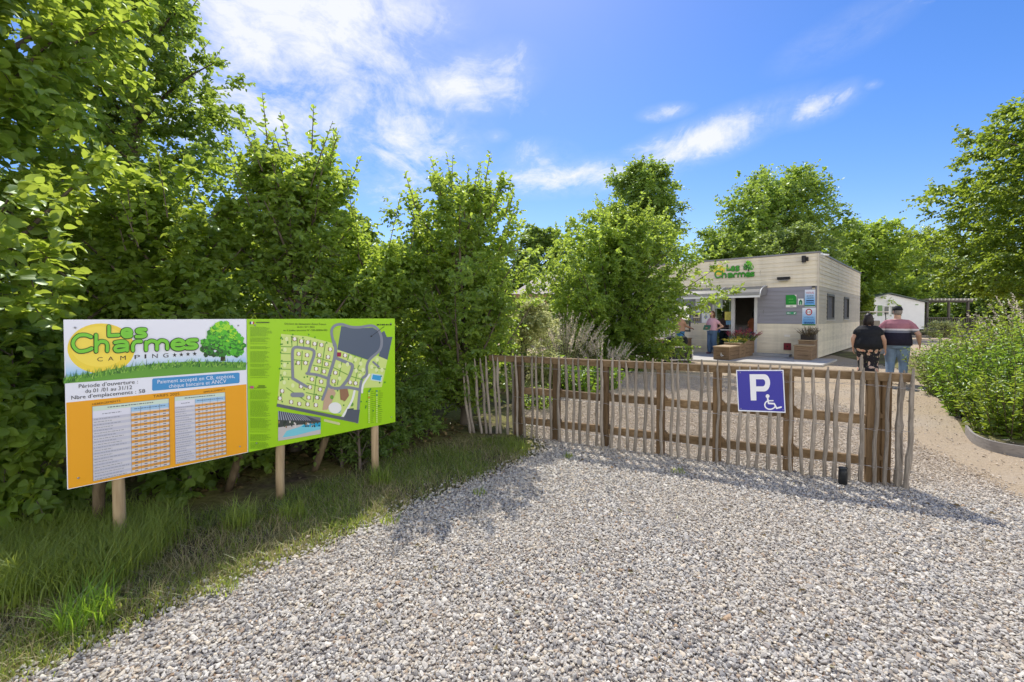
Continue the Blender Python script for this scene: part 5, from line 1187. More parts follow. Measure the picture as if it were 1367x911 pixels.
def tree(name, label, cat, base, H, h0, Rf, seed, nl, nt, nk, lL, lW, tL, mat, group=None, up=.5, tr=.06, droop=.25, spread=(.72, 1.10), flat=.8, shoots=0, shootL=(.5, 1.1), rag=.16, hexa=True, parts=('trunk', 'crown'), stems=1, nlimb_draw=60, inner=.15, shape=None, twigs=0, tb=.5):
    rng = np.random.default_rng(seed); root = thing(name, label, cat, base, 0, group)
    t = rng.random(nl)**.85; ph = np.arange(nl)*2.39996+rng.normal(0, .35, nl)
    Rt = np.array([Rf(x) for x in t])*rng.uniform(*spread, nl)*(1+rag*np.sin(3*ph+seed)+rag*.8*np.sin(5*ph+9*t+seed*1.7))
    tip = np.stack([Rt*np.cos(ph), Rt*np.sin(ph), h0+t*(H-h0)], 1)
    if shape: tip *= np.array(shape)
    zr = np.clip(tip[:, 2]-up*Rt*1.3, .05*H, .9*H); wob = lambda z: np.stack([.05*H*.3*np.sin(z/H*5+seed), .05*H*.3*np.cos(z/H*4+seed*2), z], -1)
    rt = wob(zr)
    if stems > 1:
        so = rng.normal(0, .22, (stems, 3)); so[:, 2] = 0; rt = rt+so[rng.integers(0, stems, nl)]
    md = (rt+tip)/2+np.array([0, 0, 1])*(Rt*.14)[:, None]+rng.normal(0, .06, (nl, 3))*Rt[:, None]
    bz_ = lambda u: (rt[:, None]*(1-u)[..., None]**2+2*md[:, None]*(u*(1-u))[..., None]+tip[:, None]*(u**2)[..., None])
    u = 1-rng.random((nl, nt))**1.25*(1-inner); P = bz_(u); T = unit(2*((md-rt)[:, None]*(1-u)[..., None]+(tip-md)[:, None]*u[..., None]))
    D = unit(T*.7+unit(rng.normal(0, 1, (nl, nt, 3)))*.75+np.array([0, 0, .06])); Ln = tL*rng.uniform(.55, 1.2, (nl, nt))*(1.2-.45*u)
    B = P.reshape(-1, 3); D = D.reshape(-1, 3); Ln = Ln.ravel()
    lv = [spray(rng, B, D, Ln, nk, lL, lW, droop, flat)]; paths = []; rads = []
    cl = (np.sin(B[:, 0]*2.3+seed)+np.sin(B[:, 1]*2.7)+np.sin(B[:, 2]*3.1+seed))/6+.5
    tint = [np.clip(np.repeat(cl*.5+rng.random(len(B))*.25, nk)+rng.normal(0, .16, len(B)*nk), 0, 1)]
    if shoots:
        a = rng.uniform(0, 6.28, shoots); r = np.sqrt(rng.random(shoots))*Rf(.72)*.85; sb = np.stack([r*np.cos(a), r*np.sin(a), h0+(H-h0)*rng.uniform(.72, .99, shoots)], 1)
        if shape: sb *= np.array(shape)
        sd = unit(np.stack([np.cos(a)*.25+rng.normal(0, .12, shoots), np.sin(a)*.25+rng.normal(0, .12, shoots), np.ones(shoots)], 1)); sl = rng.uniform(*shootL, shoots)*(1.15-.5*r/max(.01, Rf(.72)))
        lv.append(spray(rng, sb, sd, sl, nk*2, lL, lW, .10, flat*.6)); tint.append(np.clip(rng.normal(.6, .2, shoots*nk*2), 0, 1))
        for i in range(shoots): paths.append([sb[i]+sd[i]*sl[i]*q_-np.array([0, 0, .1])*sl[i]*q_*q_ for q_ in (0, .5, 1.03)]); rads.append([.007, .005, .002])
    P, A, N, L, W = [np.concatenate(x) for x in zip(*lv)]; tint = np.concatenate(tint)
    leaves_mesh(parts[1], P, A, N, L, W, tint, mat, root, hexa)
    zs_ = np.linspace(0, H*.86, 9)
    for s in range(stems):
        off = so[s] if stems > 1 else np.zeros(3)
        paths.append([wob(z)+off*(1 if z > 0 else 1)-np.array([0, 0, .04 if z == 0 else 0]) for z in zs_]); rads.append([tr*(1.25 if z == 0 else 1)*(1-.85*z/(H*.86)) for z in zs_])
    for i in rng.permutation(nl)[:nlimb_draw]:
        us = np.linspace(0, .97, 5); paths.append([(rt[i]*(1-q_)**2+2*md[i]*q_*(1-q_)+tip[i]*q_*q_) for q_ in us]); r0 = tr*.38; rads.append([r0*(1-.85*q_) for q_ in us])
    if twigs:
        for i in rng.permutation(len(B))[:twigs]: paths.append([B[i], B[i]+D[i]*Ln[i]*.5-np.array([0, 0, droop*Ln[i]*.25]), B[i]+D[i]*Ln[i]-np.array([0, 0, droop*Ln[i]])]); rads.append([.005, .0035, .0015])
    tubes_np(parts[0], paths, rads, bark, root)
    return root
lf_hazel = leafmat('broad_leaf', (.085, .155, .034), (.25, .37, .075), (.78, .95, .11), .52)
lf_horn = leafmat('hornbeam_leaf', (.082, .150, .036), (.25, .375, .08), (.76, .95, .11), .52)
lf_lime = leafmat('lime_green_leaf', (.058, .105, .016), (.16, .235, .035), (.62, .78, .07), .5)
lf_dark = leafmat('dark_leaf', (.062, .115, .032), (.155, .24, .055), (.52, .7, .09), .48)
lf_oak = leafmat('oak_leaf', (.075, .135, .036), (.195, .30, .07), (.62, .82, .10), .5)
lf_airy = leafmat('pale_leaf', (.075, .125, .03), (.19, .265, .065), (.55, .70, .13), .5)
lf_var = leafmat('variegated_leaf', (.30, .35, .11), (.84, .84, .44), (.95, .95, .42), .52)
lf_pink = leafmat('pinkish_leaf', (.50, .42, .26), (.92, .78, .64), (.95, .82, .64), .5)
lf_bright = leafmat('bright_green_leaf', (.06, .135, .018), (.17, .30, .035), (.50, .74, .06), .48)
lf_grass = leafmat('grass_blade', (.10, .155, .032), (.28, .35, .08), (.68, .80, .12), .46)
lf_straw = leafmat('dry_grass', (.26, .22, .10), (.54, .46, .24), (.6, .52, .24), .4)
lf_plume = leafmat('plume', (.60, .48, .38), (.92, .82, .68), (.9, .8, .66), .45)
lf_red = leafmat('red_petal', (.30, .03, .06), (.55, .10, .16), (.6, .12, .16), .35); lf_yel = leafmat('yellow_petal', (.35, .30, .03), (.6, .5, .06), (.6, .55, .08), .35)
lf_dry = leafmat('dry_brown_leaf', (.10, .065, .03), (.26, .19, .09), (.3, .22, .1), .25)
dome = lambda a, b: (lambda t: a*math.sqrt(max(0.03, 1-((t-b)/(1-b if t > b else b+.25))**2)))
colm = lambda a, top=.35, pw=1.0: (lambda t: a*(1-(1-top)*t**2.2*pw) if t < .9 else a*(1-(1-top)*.8)*(1-t)/.1*.9+.08)
HG = 'hedge trees behind the information board'
tree('hedge_tree', 'tallest broad leaved hedge tree at the left picture edge', 'tree', (-4.55, 3.75, 0), 5.7, .1, lambda t: 1.75*(1-.72*t**2.4)+.05, 11, 185, 22, 10, .110, .080, .36, lf_hazel, HG, .8, .08, spread=(.6, 1.15), hexa='fine', shoots=50, twigs=500)
tree('hedge_tree', 'hornbeam hedge tree with upright leafy shoots behind the map panel', 'tree', (-2.46, 5.15, 0), 3.35, .45, lambda t: .86*(1-.62*t**2)+.04, 12, 110, 18, 10, .086, .054, .36, lf_horn, HG, 1.1, spread=(.6, 1.2), rag=.2, tr= .065, shoots=36, shootL=(.4, .95), twigs=500)
tree('hedge_tree', 'hornbeam hedge tree at the left end of the picket fence', 'tree', (-.70, 6.45, 0), 3.35, .55, lambda t: .92*(1-.5*abs(t-.45)**1.2)*(.75+.5*min(t, .5))+.04, 13, 135, 18, 10, .082, .052, .36, lf_horn, HG, 1.2, spread=(.55, 1.2), rag=.2, tr= .07, shoots=40, shootL=(.35, .8), twigs=400)
tree('hedge_tree', 'lower leafy hedge tree between the two hornbeams', 'tree', (-1.75, 5.85, 0), 2.45, .35, lambda t: .85*(1-.5*t**2)+.04, 14, 80, 19, 11, .080, .050, .33, lf_horn, HG, .9, .055, shoots=14)
tree('hedge_tree', 'hedge tree in dense leaf directly behind the price panel', 'tree', (-3.6, 4.8, 0), 2.75, .3, lambda t: .95*(1-.4*t**2)+.04, 15, 95, 20, 11, .09, .065, .34, lf_hazel, HG, .9, .06, hexa='fine', shoots=10)
tree('oak_tree', 'fine leaved dark oak rising above the hedge at left', 'tree', (-5.1, 6.3, 0), 6.0, .8, lambda t: 1.9*(1-.72*t**2)+.05, 16, 150, 20, 11, .085, .058, .38, lf_oak, None, .5, .09, shoots=30)
tree('back_hedge_tree', 'dark tree filling the hedge gap behind the hornbeams', 'tree', (-3.0, 7.4, 0), 3.1, .1, lambda t: 1.35*(1-.5*t**2)+.04, 17, 150, 20, 10, .10, .07, .36, lf_dark, None, .5, .07)
for i, (x, y, h, r_, lab) in enumerate([(-4.6, 8.6, 3.3, 1.7, 'dark screening tree far behind the left of the information board'), (-1.5, 9.4, 3.0, 1.5, 'dark screening tree behind the fence end hornbeam'), (-6.8, 7.0, 3.4, 1.8, 'dark screening tree behind the tallest hedge tree')]):
    tree('back_hedge_tree', lab, 'tree', (x, y, 0), h, .05, lambda t, r_=r_: r_*(1-.45*t**2)+.04, 170+i, 150, 18, 10, .13, .09, .42, lf_dark, 'screening trees behind the hedge', .5, .07, hexa=False)
tree('hazel_bush', 'round leaved hazel bush under the price panel', 'bush', (-2.74, 4.14, 0), .95, .04, lambda t: .46*(1-.3*t**2)+.04, 18, 40, 11, 9, .092, .082, .22, lf_hazel, 'low hedge bushes', .4, .02, hexa='fine', parts=('stems', 'foliage'), stems=3)
tree('hazel_bush', 'broad leaved bush at the bottom left beside the board', 'bush', (-3.85, 3.2, 0), 1.5, .03, lambda t: .68*(1-.35*t**2)+.04, 19, 50, 13, 9, .098, .08, .26, lf_hazel, 'low hedge bushes', .4, .02, hexa='fine', parts=('stems', 'foliage'), stems=3)
tree('laurel_bush', 'low dark bush under the map panel', 'bush', (-1.72, 4.95, 0), .85, .05, lambda t: .46*(1-.3*t**2)+.04, 20, 40, 11, 9, .06, .03, .22, lf_dark, 'low hedge bushes', .4, .018, parts=('stems', 'foliage'), stems=3)
tree('laurel_bush', 'grey green low bush between map panel and fence', 'bush', (-1.28, 5.45, 0), .9, .05, lambda t: .42*(1-.3*t**2)+.04, 21, 36, 11, 9, .065, .034, .22, lf_oak, 'low hedge bushes', .4, .018, parts=('stems', 'foliage'), stems=3)
tree('charm_tree', 'bushy hornbeam leafy to the ground beside the reception', 'tree', (3.08, 14.0, 0), 4.75, .15, lambda t: (1.75+1.7*t-.2*t*t if t < .5 else 2.55*(1-((t-.5)/.5)**2*.75))+.03, 22, 300, 22, 11, .115, .075, .5, lf_horn, None, .8, .09, spread=(.6, 1.12), shoots=34, shootL=(.4, .9))
GB = 'trees behind the reception'
def fartree(label, px, top, Y, rr_, mat, seed, h0=.15, n=1.0, cat='tree', leaf=.30, nm='broadleaf_tree', rag=.2, bt=.45):
    b = ground_at(px, Y); H = 1.53+(423-top)/F*Y
    return tree(nm, label, cat, (b.x, b.y, 0), H, H*h0, lambda t: rr_*math.sqrt(max(.02, 1-((t-bt)/(.60 if t > bt else .75))**2)), seed, int(170*n), 16, 11, leaf*1.1, leaf*.75, H*.10, mat, GB, .5, H*.018, rag=rag, hexa=False, shoots=int(20*n), shootL=(H*.04, H*.09), nlimb_draw=40)
fartree('dark green tree topping the leafy hornbeam', 856, 226, 27, 2.3, lf_oak, 31, .3, 1.0, leaf=.22)
fartree('dark tree seen above the bar roof', 722, 308, 32, 2.6, lf_dark, 32, .1, .8, leaf=.26)
fartree('tall rounded oak behind the reception roof', 1034, 232, 38, 5.0, lf_oak, 33, .2, 1.6, leaf=.30, rag=.24)
fartree('olive green lower tree just above the reception roof', 1056, 305, 31, 2.8, lf_airy, 34, .15, 1.0, leaf=.2)
fartree('broad mid green tree right of the tall oak', 1150, 298, 42, 4.6, lf_horn, 35, .1, 1.4, leaf=.3)
fartree('dense dark tree above the mobile home', 1192, 318, 47, 4.0, lf_oak, 36, .1, 1.1, leaf=.32)
fartree('slim distant tree at the gap of the far tree line', 1221, 330, 54, 2.6, lf_dark, 37, .1, .8, leaf=.34)
fartree('light green small tree at the rear corner of the reception', 1143, 384, 33, 1.05, lf_lime, 38, .05, .7, leaf=.18)
fartree('pale feathery tree behind the pergola', 1290, 312, 50, 5.6, lf_airy, 39, .05, 1.3, leaf=.24)
fartree('distant dark tree row end behind the pale feathery tree', 1255, 378, 58, 4.2, lf_dark, 40, .02, 1.0, leaf=.36)
fartree('small dark tree behind the dark plank screen', 800, 352, 30, 3.0, lf_dark, 41, .05, .8, leaf=.24)
fartree('dark green tree left of the tall oak', 968, 305, 44, 3.6, lf_oak, 42, .1, 1.0, leaf=.3)
fartree('dark tree closing the view beyond the path at right', 1335, 372, 46, 4.5, lf_dark, 43, .02, 1.0, leaf=.3)
fartree('far tree low on the skyline left of the bar roof', 655, 345, 34, 4.0, lf_oak, 45, .02, .9, leaf=.3)
fartree('far tree hidden deep behind the fence end hornbeam', 590, 345, 38, 4.5, lf_dark, 46, .02, .9, leaf=.32)
fartree('low far tree behind the mobile home roof', 1208, 378, 60, 4.0, lf_horn, 44, .02, .8, leaf=.36)
b = ground_at(1512, 13.6)
tree('lime_tree', 'large yellow green tree reaching in from the right edge', 'tree', (b.x, b.y, 0), 8.6, 2.3, lambda t: 4.4*math.sqrt(max(.02, 1-((t-.30)/(.78 if t > .3 else .6))**2)), 51, 430, 29, 11, .16, .10, .75, lf_lime, None, .4, .16, shoots=40, shootL=(.5, 1.0), rag=.1, hexa=True)
# shrubs of the forecourt bed
tree('variegated_shrub', 'rounded cream variegated shrub behind the left of the fence', 'shrub', (.42, 9.4, 0), 1.85, .1, dome(.60, .45), 61, 120, 18, 9, .06, .036, .18, lf_var, None, .5, .03, droop=.1, parts=('stems', 'foliage'), stems=3, rag=.05)
tree('green_shrub', 'dark green shrub between the hornbeam and variegated shrub', 'shrub', (-.95, 8.6, 0), 1.3, .1, dome(.4, .45), 62, 50, 14, 9, .06, .03, .2, lf_oak, None, .5, .03, parts=('stems', 'foliage'), stems=3)
def stem_plant(name, label, cat, base, n, H, spread, nk, lL, lW, mat, seed, group=None, rad=.1, plume=None, droop=.15, tipm=None, flat=.5, splay=.75, hexa=True, lean=(0, 0)):
    rng = np.random.default_rng(seed); root = thing(name, label, cat, base, 0, group)
    a = rng.uniform(0, 6.28, n); r = np.sqrt(rng.random(n)); B = np.stack([r*rad*np.cos(a), r*rad*np.sin(a), np.zeros(n)], 1)
    D = unit(np.stack([np.cos(a)*r*spread+rng.normal(0, .08, n)+lean[0], np.sin(a)*r*spread+rng.normal(0, .08, n)+lean[1], np.ones(n)], 1)); Ln = H*rng.uniform(.72, 1.08, n)*(1.05-.2*r)
    P, A, N, L, W = spray(rng, B, D, Ln, nk, lL, lW, droop, flat, splay)
    leaves_mesh('foliage', P, A, N, L, W, np.clip(rng.normal(.5, .22, len(P)), 0, 1), mat, root, hexa)
    tubes_np('stems', [[B[i], B[i]+D[i]*Ln[i]*.5-np.array([0, 0, droop*.25*Ln[i]]), B[i]+D[i]*Ln[i]-np.array([0, 0, droop*Ln[i]])] for i in range(n)], [[.006, .005, .002]]*n, twigm, root, 4)
    if plume:
        E = B+D*(Ln*.80)[:, None]-np.array([0, 0, 1])*(droop*Ln*.64)[:, None]; dd = D.copy(); dd[:, 2] -= droop*1.6; dd = unit(dd)
        P, A, N, L, W = spray(rng, E, dd, Ln*plume[0], plume[1], plume[2], plume[3], .1, .1, .35, .0)
        leaves_mesh('plumes', P, A, N, L, W, np.clip(rng.normal(.55, .25, len(P)), 0, 1), plume[4] if len(plume) > 4 else lf_plume, root, False)
    return root
b = ground_at(752, 11.6); stem_plant('dappled_willow', 'pale pink tipped willow shrub beside the variegated shrub', 'shrub', b, 110, 1.55, .62, 24, .07, .026, lf_var, 71, None, .3, (.42, 34, .07, .024, lf_pink), .12)
b = ground_at(806, 11.0); stem_plant('plumed_grass', 'small pink plumed grass tuft below the leafy hornbeam', 'grass tuft', b, 60, 1.05, .6, 14, .10, .012, lf_airy, 72, None, .18, (.34, 34, .05, .018), .12)
for i, (px, Y, h, lab) in enumerate([(776, 9.0, .80, 'bright green leafy plant behind the fence, left of the plumed grass'), (745, 9.4, .80, 'bright green leafy plant in front of the pale pink willow'), (806, 9.6, .75, 'bright green leafy plant right of its two likes, by the leafy hornbeam')]):
    b = ground_at(px, Y); stem_plant('bright_perennial', lab, 'plant', b, 48, h, .7, 11, .13, .06, lf_bright, 80+i, 'bright perennials behind the fence', .22)
for i, (px, Y, h, lab) in enumerate([(715, 7.6, .55, 'low green plant at the foot of the fence near its left end'), (850, 12.6, .55, 'low dark green plant at the foot of the leafy hornbeam')]):
    b = ground_at(px, Y); stem_plant('ground_plant', lab, 'plant', b, 40, h, .8, 9, .09, .04, lf_oak, 85+i, None, .2)
# plants on the planters
def topplant(name, label, p, n, H, spread, mat, tipm, seed, rad): return stem_plant(name, label, 'flowers', p, n, H, spread, 9, .06, .025, mat, seed, None, rad, (.5, 10, .045, .035, tipm), .1)
topplant('red_flowers', 'red flowers spilling from the tall back of the door planter', FRONT.pt(2.22, .64, .72), 80, .42, .9, lf_horn, lf_red, 91, .36)
topplant('yellow_flowers', 'low yellow flowers on the middle step of the door planter', FRONT.pt(2.22, .56, 1.66), 46, .22, 1.0, lf_bright, lf_yel, 92, .28)
stem_plant('dry_plant', 'dry brown plant growing in the dark corner pot', 'plant', FRONT.pt(.2, .86, .36), 60, .42, .8, 9, .06, .02, lf_dry, 93, None, .2)
# right-hand bed: leafy perennials and plumes
RG = 'leafy plants in the right flower bed'
for i, (x, y, h, n, m, lab) in enumerate([
        (7.05, 6.95, 1.2, 90, lf_bright, 'willowy green plant nearest the path in the right bed'), (6.35, 5.85, .85, 70, lf_lime, 'low leafy plant spilling over the edging board corner'),
        (7.0, 6.1, 1.15, 80, lf_bright, 'tall green leafy plant behind the edging board'), (8.1, 7.5, 1.55, 110, lf_lime, 'yellow green feathery plant in the middle of the right bed'),
        (7.9, 6.5, 1.65, 110, lf_bright, 'leafy green plant at the right picture edge above the edging board'), (8.35, 8.75, 1.1, 70, lf_airy, 'light green plant farther back along the sandy path'),
        (9.2, 8.3, 1.85, 110, lf_lime, 'tall feathery green plant under the pink plumes'), (9.9, 10.3, 1.1, 60, lf_bright, 'farthest leafy plant of the right bed before the path'), (7.2, 5.45, .65, 60, lf_oak, 'low darker plant behind the right end of the edging board')]):
    stem_plant('leafy_perennial', lab, 'plant', (x+.15, y, 0), int(n*1.3), h*1.08, .36, 28, .095, .038, m, 100+i, RG, .38, None, .06)
stem_plant('plumed_grass', 'large ornamental grass with pale pink plumes at right edge', 'grass tuft', (11.0, 9.3, 0), 80, 2.2, .36, 20, .28, .012, lf_airy, 121, None, .25, (.36, 56, .085, .022), .22)
b = ground_at(1258, 34); tree('clipped_hedge', 'low rounded hedge in front of the pergola', 'hedge', (b.x, b.y, 0), 1.25, .05, dome(1.25, .4), 123, 60, 12, 8, .12, .07, .3, lf_var, None, .4, .03, hexa=False, parts=('stems', 'foliage'), stems=3, rag=.03)
# grass
def blades(rng, X, Y, h, wd, lean):
    n = len(X); a = rng.uniform(0, 6.28, n); d = np.stack([np.cos(a), np.sin(a)], 1)*(lean*rng.uniform(.2, 1.2, n))[:, None]; s = np.stack([-np.sin(a), np.cos(a)], 1)
    b = np.stack([X, Y, np.zeros(n)], 1); w = wd[:, None]
    def lv(t, ww, k): p = b.copy(); p[:, :2] += d*h[:, None]*t**2; p[:, 2] += h*t*(1-.25*t*lean); q = np.zeros_like(p); q[:, :2] = s*w*ww; return p-q, p+q
    l0, r0 = lv(0, .5, 0); l1, r1 = lv(.5, .42, 0); l2, r2 = lv(1, .05, 0)
    return np.stack([l0, r0, l1, r1, l2, r2], 1)
def blade_mesh(name, v, tint, mat):
    n = len(v); idx = (np.arange(n)[:, None, None]*6+np.array([[0, 1, 3, 2], [2, 3, 5, 4]])[None]).reshape(-1, 4)
    me = bpy.data.meshes.new(name); me.vertices.add(n*6); me.vertices.foreach_set('co', v.astype(np.float32).ravel()); me.loops.add(idx.size); me.loops.foreach_set('vertex_index', idx.astype(np.int32).ravel())
    me.polygons.add(len(idx)); me.polygons.foreach_set('loop_start', np.arange(0, idx.size, 4, dtype=np.int32)); me.polygons.foreach_set('loop_total', np.full(len(idx), 4, np.int32))
    a = me.attributes.new('tint', 'FLOAT', 'POINT'); a.data.foreach_set('value', np.repeat(tint, 6).astype(np.float32)); me.materials.append(mat); me.update(calc_edges=True)
    o = bpy.data.objects.new(name, me); COL.objects.link(o); return o
rng = np.random.default_rng(77)
gpoly = lambda pts: [(p.x, p.y) for p in [gp(*q_) for q_ in pts]]
TALL = gpoly([(-60, 735), (60, 715), (150, 700), (225, 695), (235, 720), (200, 760), (150, 792), (90, 800), (-60, 830)])
SHORT = gpoly([(-80, 925), (60, 896), (160, 846), (270, 793), (345, 760), (420, 733), (490, 702), (560, 668), (640, 638), (705, 610), (690, 585), (620, 588), (560, 602), (500, 622), (420, 650), (340, 680), (250, 690), (120, 712), (-80, 740)])
def fill(poly, n, jit):
    a = np.array(poly); X = rng.uniform(a[:, 0].min(), a[:, 0].max(), n); Y = rng.uniform(a[:, 1].min(), a[:, 1].max(), n); k = in_poly(X+rng.normal(0, jit, n), Y+rng.normal(0, jit, n), poly); return X[k], Y[k]
X, Y = fill(TALL, 16000, .07); n = len(X); v = blades(rng, X, Y, rng.uniform(.10, .30, n), rng.uniform(.003, .007, n), np.full(n, .7)); tag(blade_mesh('long_grass', v, np.clip(rng.normal(.5, .2, n), 0, 1), lf_grass), 'long uncut green grass around the board posts', 'grass', kind='stuff')
X, Y = fill(SHORT, 100000, .05)
pn = np.sin(X*3.1+1)*np.sin(Y*3.7)+np.sin(X*7.3+Y*5.1)*.6; k = rng.random(len(X)) < np.clip(.55+.45*pn, .10, 1); X, Y = X[k], Y[k]; n = len(X)
v = blades(rng, X, Y, rng.uniform(.025, .085, n), rng.uniform(.003, .0065, n), np.full(n, .8)); tag(blade_mesh('short_grass', v, np.clip(rng.normal(.45, .25, n), 0, 1), lf_grass), 'short patchy green grass along the gravel edge', 'grass', kind='stuff')
X, Y = fill(SHORT, 62000, .08); k = rng.random(len(X)) < np.clip(.55-.4*(np.sin(X*3.1+1)*np.sin(Y*3.7)), .1, 1)*np.where(Y < 2.5, 1.7, .75); X, Y = X[k], Y[k]; n = len(X)
v = blades(rng, X, Y, rng.uniform(.03, .12, n), rng.uniform(.002, .005, n), np.full(n, 1.3)); tag(blade_mesh('dry_grass', v, np.clip(rng.normal(.5, .25, n), 0, 1), lf_straw), 'dry straw coloured grass lying along the gravel edge', 'grass', kind='stuff')
def tuft(label, px, py, n, h, seed, mat=lf_grass, cat='grass tuft', rad=.10, group=None):
    r2 = np.random.default_rng(seed); b = gp(px, py); a = r2.uniform(0, 6.28, n); r = np.sqrt(r2.random(n))*rad
    v = blades(r2, b.x+r*np.cos(a), b.y+r*np.sin(a), r2.uniform(.45, 1, n)*h, r2.uniform(.004, .009, n), np.full(n, .75)); v[..., 0] -= b.x; v[..., 1] -= b.y
    o = blade_mesh('grass_tuft', v, np.clip(r2.normal(.62, .2, n), 0, 1), mat); o.location = (b.x, b.y, 0); tag(o, label, cat, group)
tuft('sunlit bright green grass tuft at the lower left gravel edge', 112, 835, 190, .26, 1, lf_bright, rad=.13)
tuft('tall grass tuft between the board posts', 320, 705, 150, .26, 2); tuft('leaning grass tuft at the lower left picture corner', 20, 800, 260, .32, 3, rad=.2)
tuft('small grass tuft at the right board post foot', 508, 645, 120, .22, 4); tuft('green weed tuft at the left fence corner', 690, 600, 150, .16, 5, rad=.16); tuft('tall grass tuft at the middle board post foot', 392, 690, 100, .2, 6)
X, Y = fill([(-1.5, 1.2), (1.5, 1.5), (4.4, 2.5), (4.0, 4.0), (.6, 5.2), (-.6, 4.6)], 150, .1); n = len(X); A = unit(np.stack([rng.normal(0, 1, n), rng.normal(0, 1, n), rng.normal(0, .25, n)], 1)); N = np.array([0, 0, 1.])+rng.normal(0, .35, (n, 3))
tag(leaves_mesh('fallen_leaves', np.stack([X, Y, np.full(n, .018)], 1), A, N, rng.uniform(.02, .05, n), rng.uniform(.012, .028, n), rng.random(n), lf_dry, None), 'few dry fallen leaves lying on the open gravel', 'leaf litter', kind='stuff')
for i, (px, py, h, lab) in enumerate([(760, 612, .09, 'tiny weed tuft on gravel near the left fence posts'), (905, 632, .07, 'tiny weed tuft at the foot of the fence middle'), (640, 660, .08, 'small grass tuft alone where verge meets shaded gravel'), (520, 700, .10, 'low grass tuft at the gravel edge below the map panel'), (300, 790, .10, 'low yellowish grass tuft at the lower gravel edge')]):
    tuft(lab, px, py, 40, h, 40+i, lf_grass, rad=.07)
# leaf litter under the hedge
LIT = [(-3.4, 3.2), (-1.0, 5.3), (-.3, 5.9), (-.4, 7.0), (-2.0, 6.6), (-4.6, 4.2)]
X, Y = fill(LIT, 2600, .1); n = len(X); A = unit(np.stack([rng.normal(0, 1, n), rng.normal(0, 1, n), rng.normal(0, .2, n)], 1)); N = np.array([0, 0, 1.])+rng.normal(0, .35, (n, 3))
o = leaves_mesh('leaf_litter', np.stack([X, Y, np.full(n, .012)], 1), A, N, rng.uniform(.03, .07, n), rng.uniform(.02, .04, n), rng.random(n), lf_dry, None); tag(o, 'dead brown leaves scattered on the soil under the hedge', 'leaf litter', kind='stuff')

# ------------------------------------------------------------------ LIGHT, SKY, CAMERA
SUN_EL, SUN_AZ = R(53), R(-3)          # azimuth measured from +Y toward +X
sd = Vector((math.sin(SUN_AZ)*math.cos(SUN_EL), math.cos(SUN_AZ)*math.cos(SUN_EL), math.sin(SUN_EL)))
sl = bpy.data.lights.new('sun', 'SUN'); sl.energy = 5.0; sl.angle = R(.5); sl.color = (1, .95, .86)
so_ = bpy.data.objects.new('sun', sl); COL.objects.link(so_); so_.rotation_euler = (-sd).to_track_quat('-Z', 'Y').to_euler(); so_.location = (0, 0, 30)
w = bpy.data.worlds.new('World'); SC.world = w; w.use_nodes = True; nt = w.node_tree; nt.nodes.clear()
out = nd(nt, 'ShaderNodeOutputWorld'); bg = nd(nt, 'ShaderNodeBackground', inp={'Strength': .15}); nt.links.new(bg.outputs[0], out.inputs[0])
sky = nd(nt, 'ShaderNodeTexSky', sky_type='NISHITA', sun_disc=False, sun_elevation=SUN_EL, sun_rotation=SUN_AZ, air_density=1.0, dust_density=.35, ozone_density=2.5)
tc = nt.nodes.new('ShaderNodeTexCoord'); sp = nt.nodes.new('ShaderNodeSeparateXYZ'); nt.links.new(tc.outputs['Generated'], sp.inputs[0]); x, y, z = sp.outputs
az = math_(nt, 'ARCTAN2', x, y); el = math_(nt, 'ARCSINE', z)
den = math_(nt, 'ADD', math_(nt, 'MAXIMUM', z, 0.0), .22)
cb = nt.nodes.new('ShaderNodeCombineXYZ'); nt.links.new(math_(nt, 'DIVIDE', x, den), cb.inputs[0]); nt.links.new(math_(nt, 'DIVIDE', y, den), cb.inputs[1])
mp = nd(nt, 'ShaderNodeMapping'); mp.inputs['Scale'].default_value = (1.0, .75, 1); mp.inputs['Rotation'].default_value = (0, 0, .5); nt.links.new(cb.outputs[0], mp.inputs[0])
fb = noise(nt, mp.outputs[0], 3.4, 9, .66, .8); fb2 = noise(nt, mp.outputs[0], 13, 7, .68, .5)
mask = None
for px, py, sx, sy, rot, wt in [(395, 40, 210, 100, 0, 1.05), (300, 120, 210, 130, .2, .8), (470, 110, 170, 110, .1, .66), (500, 15, 120, 40, 0, 1.0), (430, 160, 150, 60, .2, .72), (605, 115, 100, 34, -.2, 1.0), (765, 236, 130, 20, -.05, .98), (930, 192, 120, 24, -.22, 1.05), (1095, 142, 55, 18, -.2, .8), (888, 150, 36, 10, 0, .65), (545, 190, 100, 70, .2, .9), (1165, 114, 13, 6, 0, .7), (660, 182, 22, 10, 0, .5), (1120, 50, 120, 30, -.2, .35), (720, 220, 60, 30, 0, .5)]:
    d = ray(px, py).normalized(); a0 = math.atan2(d.x, d.y); e0 = math.asin(d.z); kk = F/(math.cos(a0)**2)/1.0
    sa = sx/F*math.cos(a0)**2*1.0; se = sy/F*math.cos(a0)*1.0
    da = math_(nt, 'SUBTRACT', az, a0); de = math_(nt, 'SUBTRACT', el, e0); c, s = math.cos(rot), math.sin(rot)
    u = math_(nt, 'ADD', math_(nt, 'MULTIPLY', da, c/sa), math_(nt, 'MULTIPLY', de, -s/sa)); v_ = math_(nt, 'ADD', math_(nt, 'MULTIPLY', da, s/se), math_(nt, 'MULTIPLY', de, c/se))
    r2 = math_(nt, 'ADD', math_(nt, 'MULTIPLY', u, u), math_(nt, 'MULTIPLY', v_, v_)); g = math_(nt, 'MULTIPLY', math_(nt, 'EXPONENT', math_(nt, 'MULTIPLY', r2, -1.0)), wt)
    mask = g if mask is None else math_(nt, 'MAXIMUM', mask, g)
tex = math_(nt, 'ADD', math_(nt, 'MULTIPLY', fb, .68), math_(nt, 'MULTIPLY', fb2, .32))
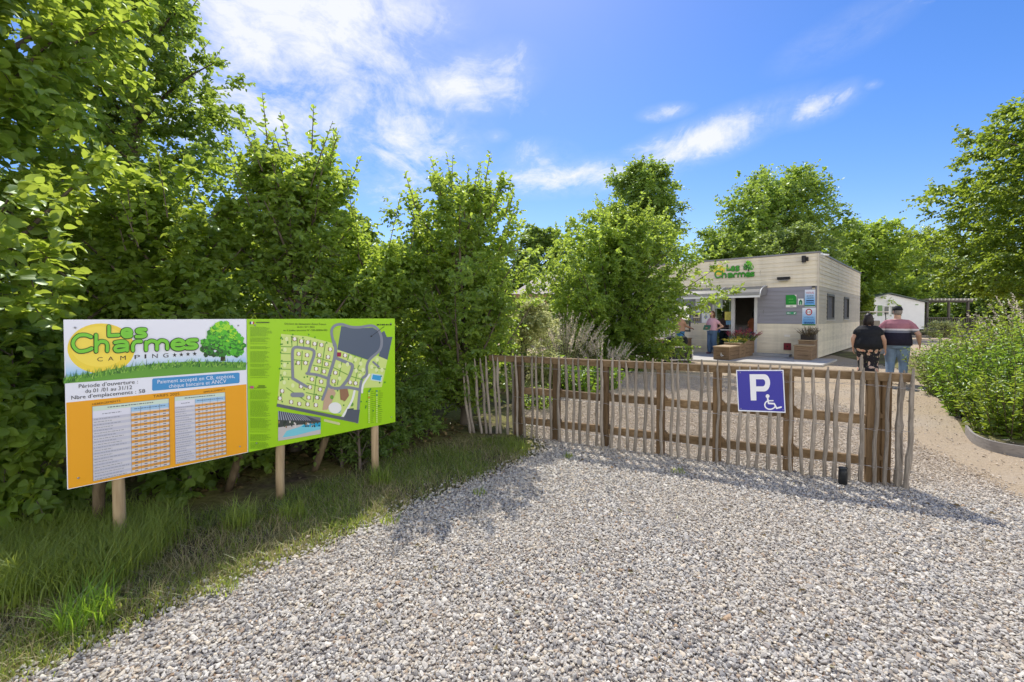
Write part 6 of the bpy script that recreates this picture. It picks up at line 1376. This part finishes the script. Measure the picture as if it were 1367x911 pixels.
cov = math_(nt, 'ADD', math_(nt, 'MULTIPLY', math_(nt, 'SUBTRACT', tex, .5), 4.2), math_(nt, 'SUBTRACT', math_(nt, 'MULTIPLY', mask, 1.35), .50))
cov = math_(nt, 'MULTIPLY', cov, math_(nt, 'MINIMUM', math_(nt, 'MULTIPLY', mask, 3.0), 1.0)); veil = math_(nt, 'MULTIPLY', math_(nt, 'MULTIPLY', math_(nt, 'SUBTRACT', mask, .12), 1.1, clamp=True), math_(nt, 'MULTIPLY', math_(nt, 'SUBTRACT', tex, .36), 4.0, clamp=True))
cov = math_(nt, 'MAXIMUM', cov, math_(nt, 'MULTIPLY', veil, .75)); cov = math_(nt, 'MULTIPLY', cov, 1.0, clamp=True)
hs = nd(nt, 'ShaderNodeHueSaturation', inp={'Saturation': 1.30, 'Value': 1.02}); nt.links.new(mixc(nt, 1.0, sky.outputs[0], (1.06, 1.0, 1.13), 'MULTIPLY'), hs.inputs['Color'])
colr = mixc(nt, math_(nt, 'MULTIPLY', cov, .92), hs.outputs[0], (6.6, 6.7, 6.9))
# unseen bright cloud bank added behind the camera as fill light for shaded fronts
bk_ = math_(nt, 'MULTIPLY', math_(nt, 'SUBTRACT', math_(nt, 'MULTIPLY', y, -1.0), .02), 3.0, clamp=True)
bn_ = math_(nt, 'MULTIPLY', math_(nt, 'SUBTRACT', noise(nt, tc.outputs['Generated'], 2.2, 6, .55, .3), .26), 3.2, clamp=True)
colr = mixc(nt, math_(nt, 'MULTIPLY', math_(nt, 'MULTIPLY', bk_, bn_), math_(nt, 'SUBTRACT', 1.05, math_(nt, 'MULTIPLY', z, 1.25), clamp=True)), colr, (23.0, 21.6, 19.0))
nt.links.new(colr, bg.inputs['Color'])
cam = bpy.data.cameras.new('camera'); cam.sensor_width = 36; cam.lens = F/1367*36; cam.shift_y = -(455.5-PY0)/1367; cam.clip_end = 1000; cam.clip_start = .05
co_ = bpy.data.objects.new('camera', cam); COL.objects.link(co_); co_.location = EYE; co_.rotation_euler = (R(90)-PITCH, 0, 0); SC.camera = co_
SC.view_settings.view_transform = 'Standard'; SC.view_settings.look = 'None'; SC.view_settings.exposure = 0; SC.view_settings.gamma = 1
SC.render.engine = 'CYCLES'; SC.cycles.use_denoising = True; SC.cycles.max_bounces = 10; SC.cycles.diffuse_bounces = 7; SC.cycles.transparent_max_bounces = 12; SC.cycles.sample_clamp_indirect = 6
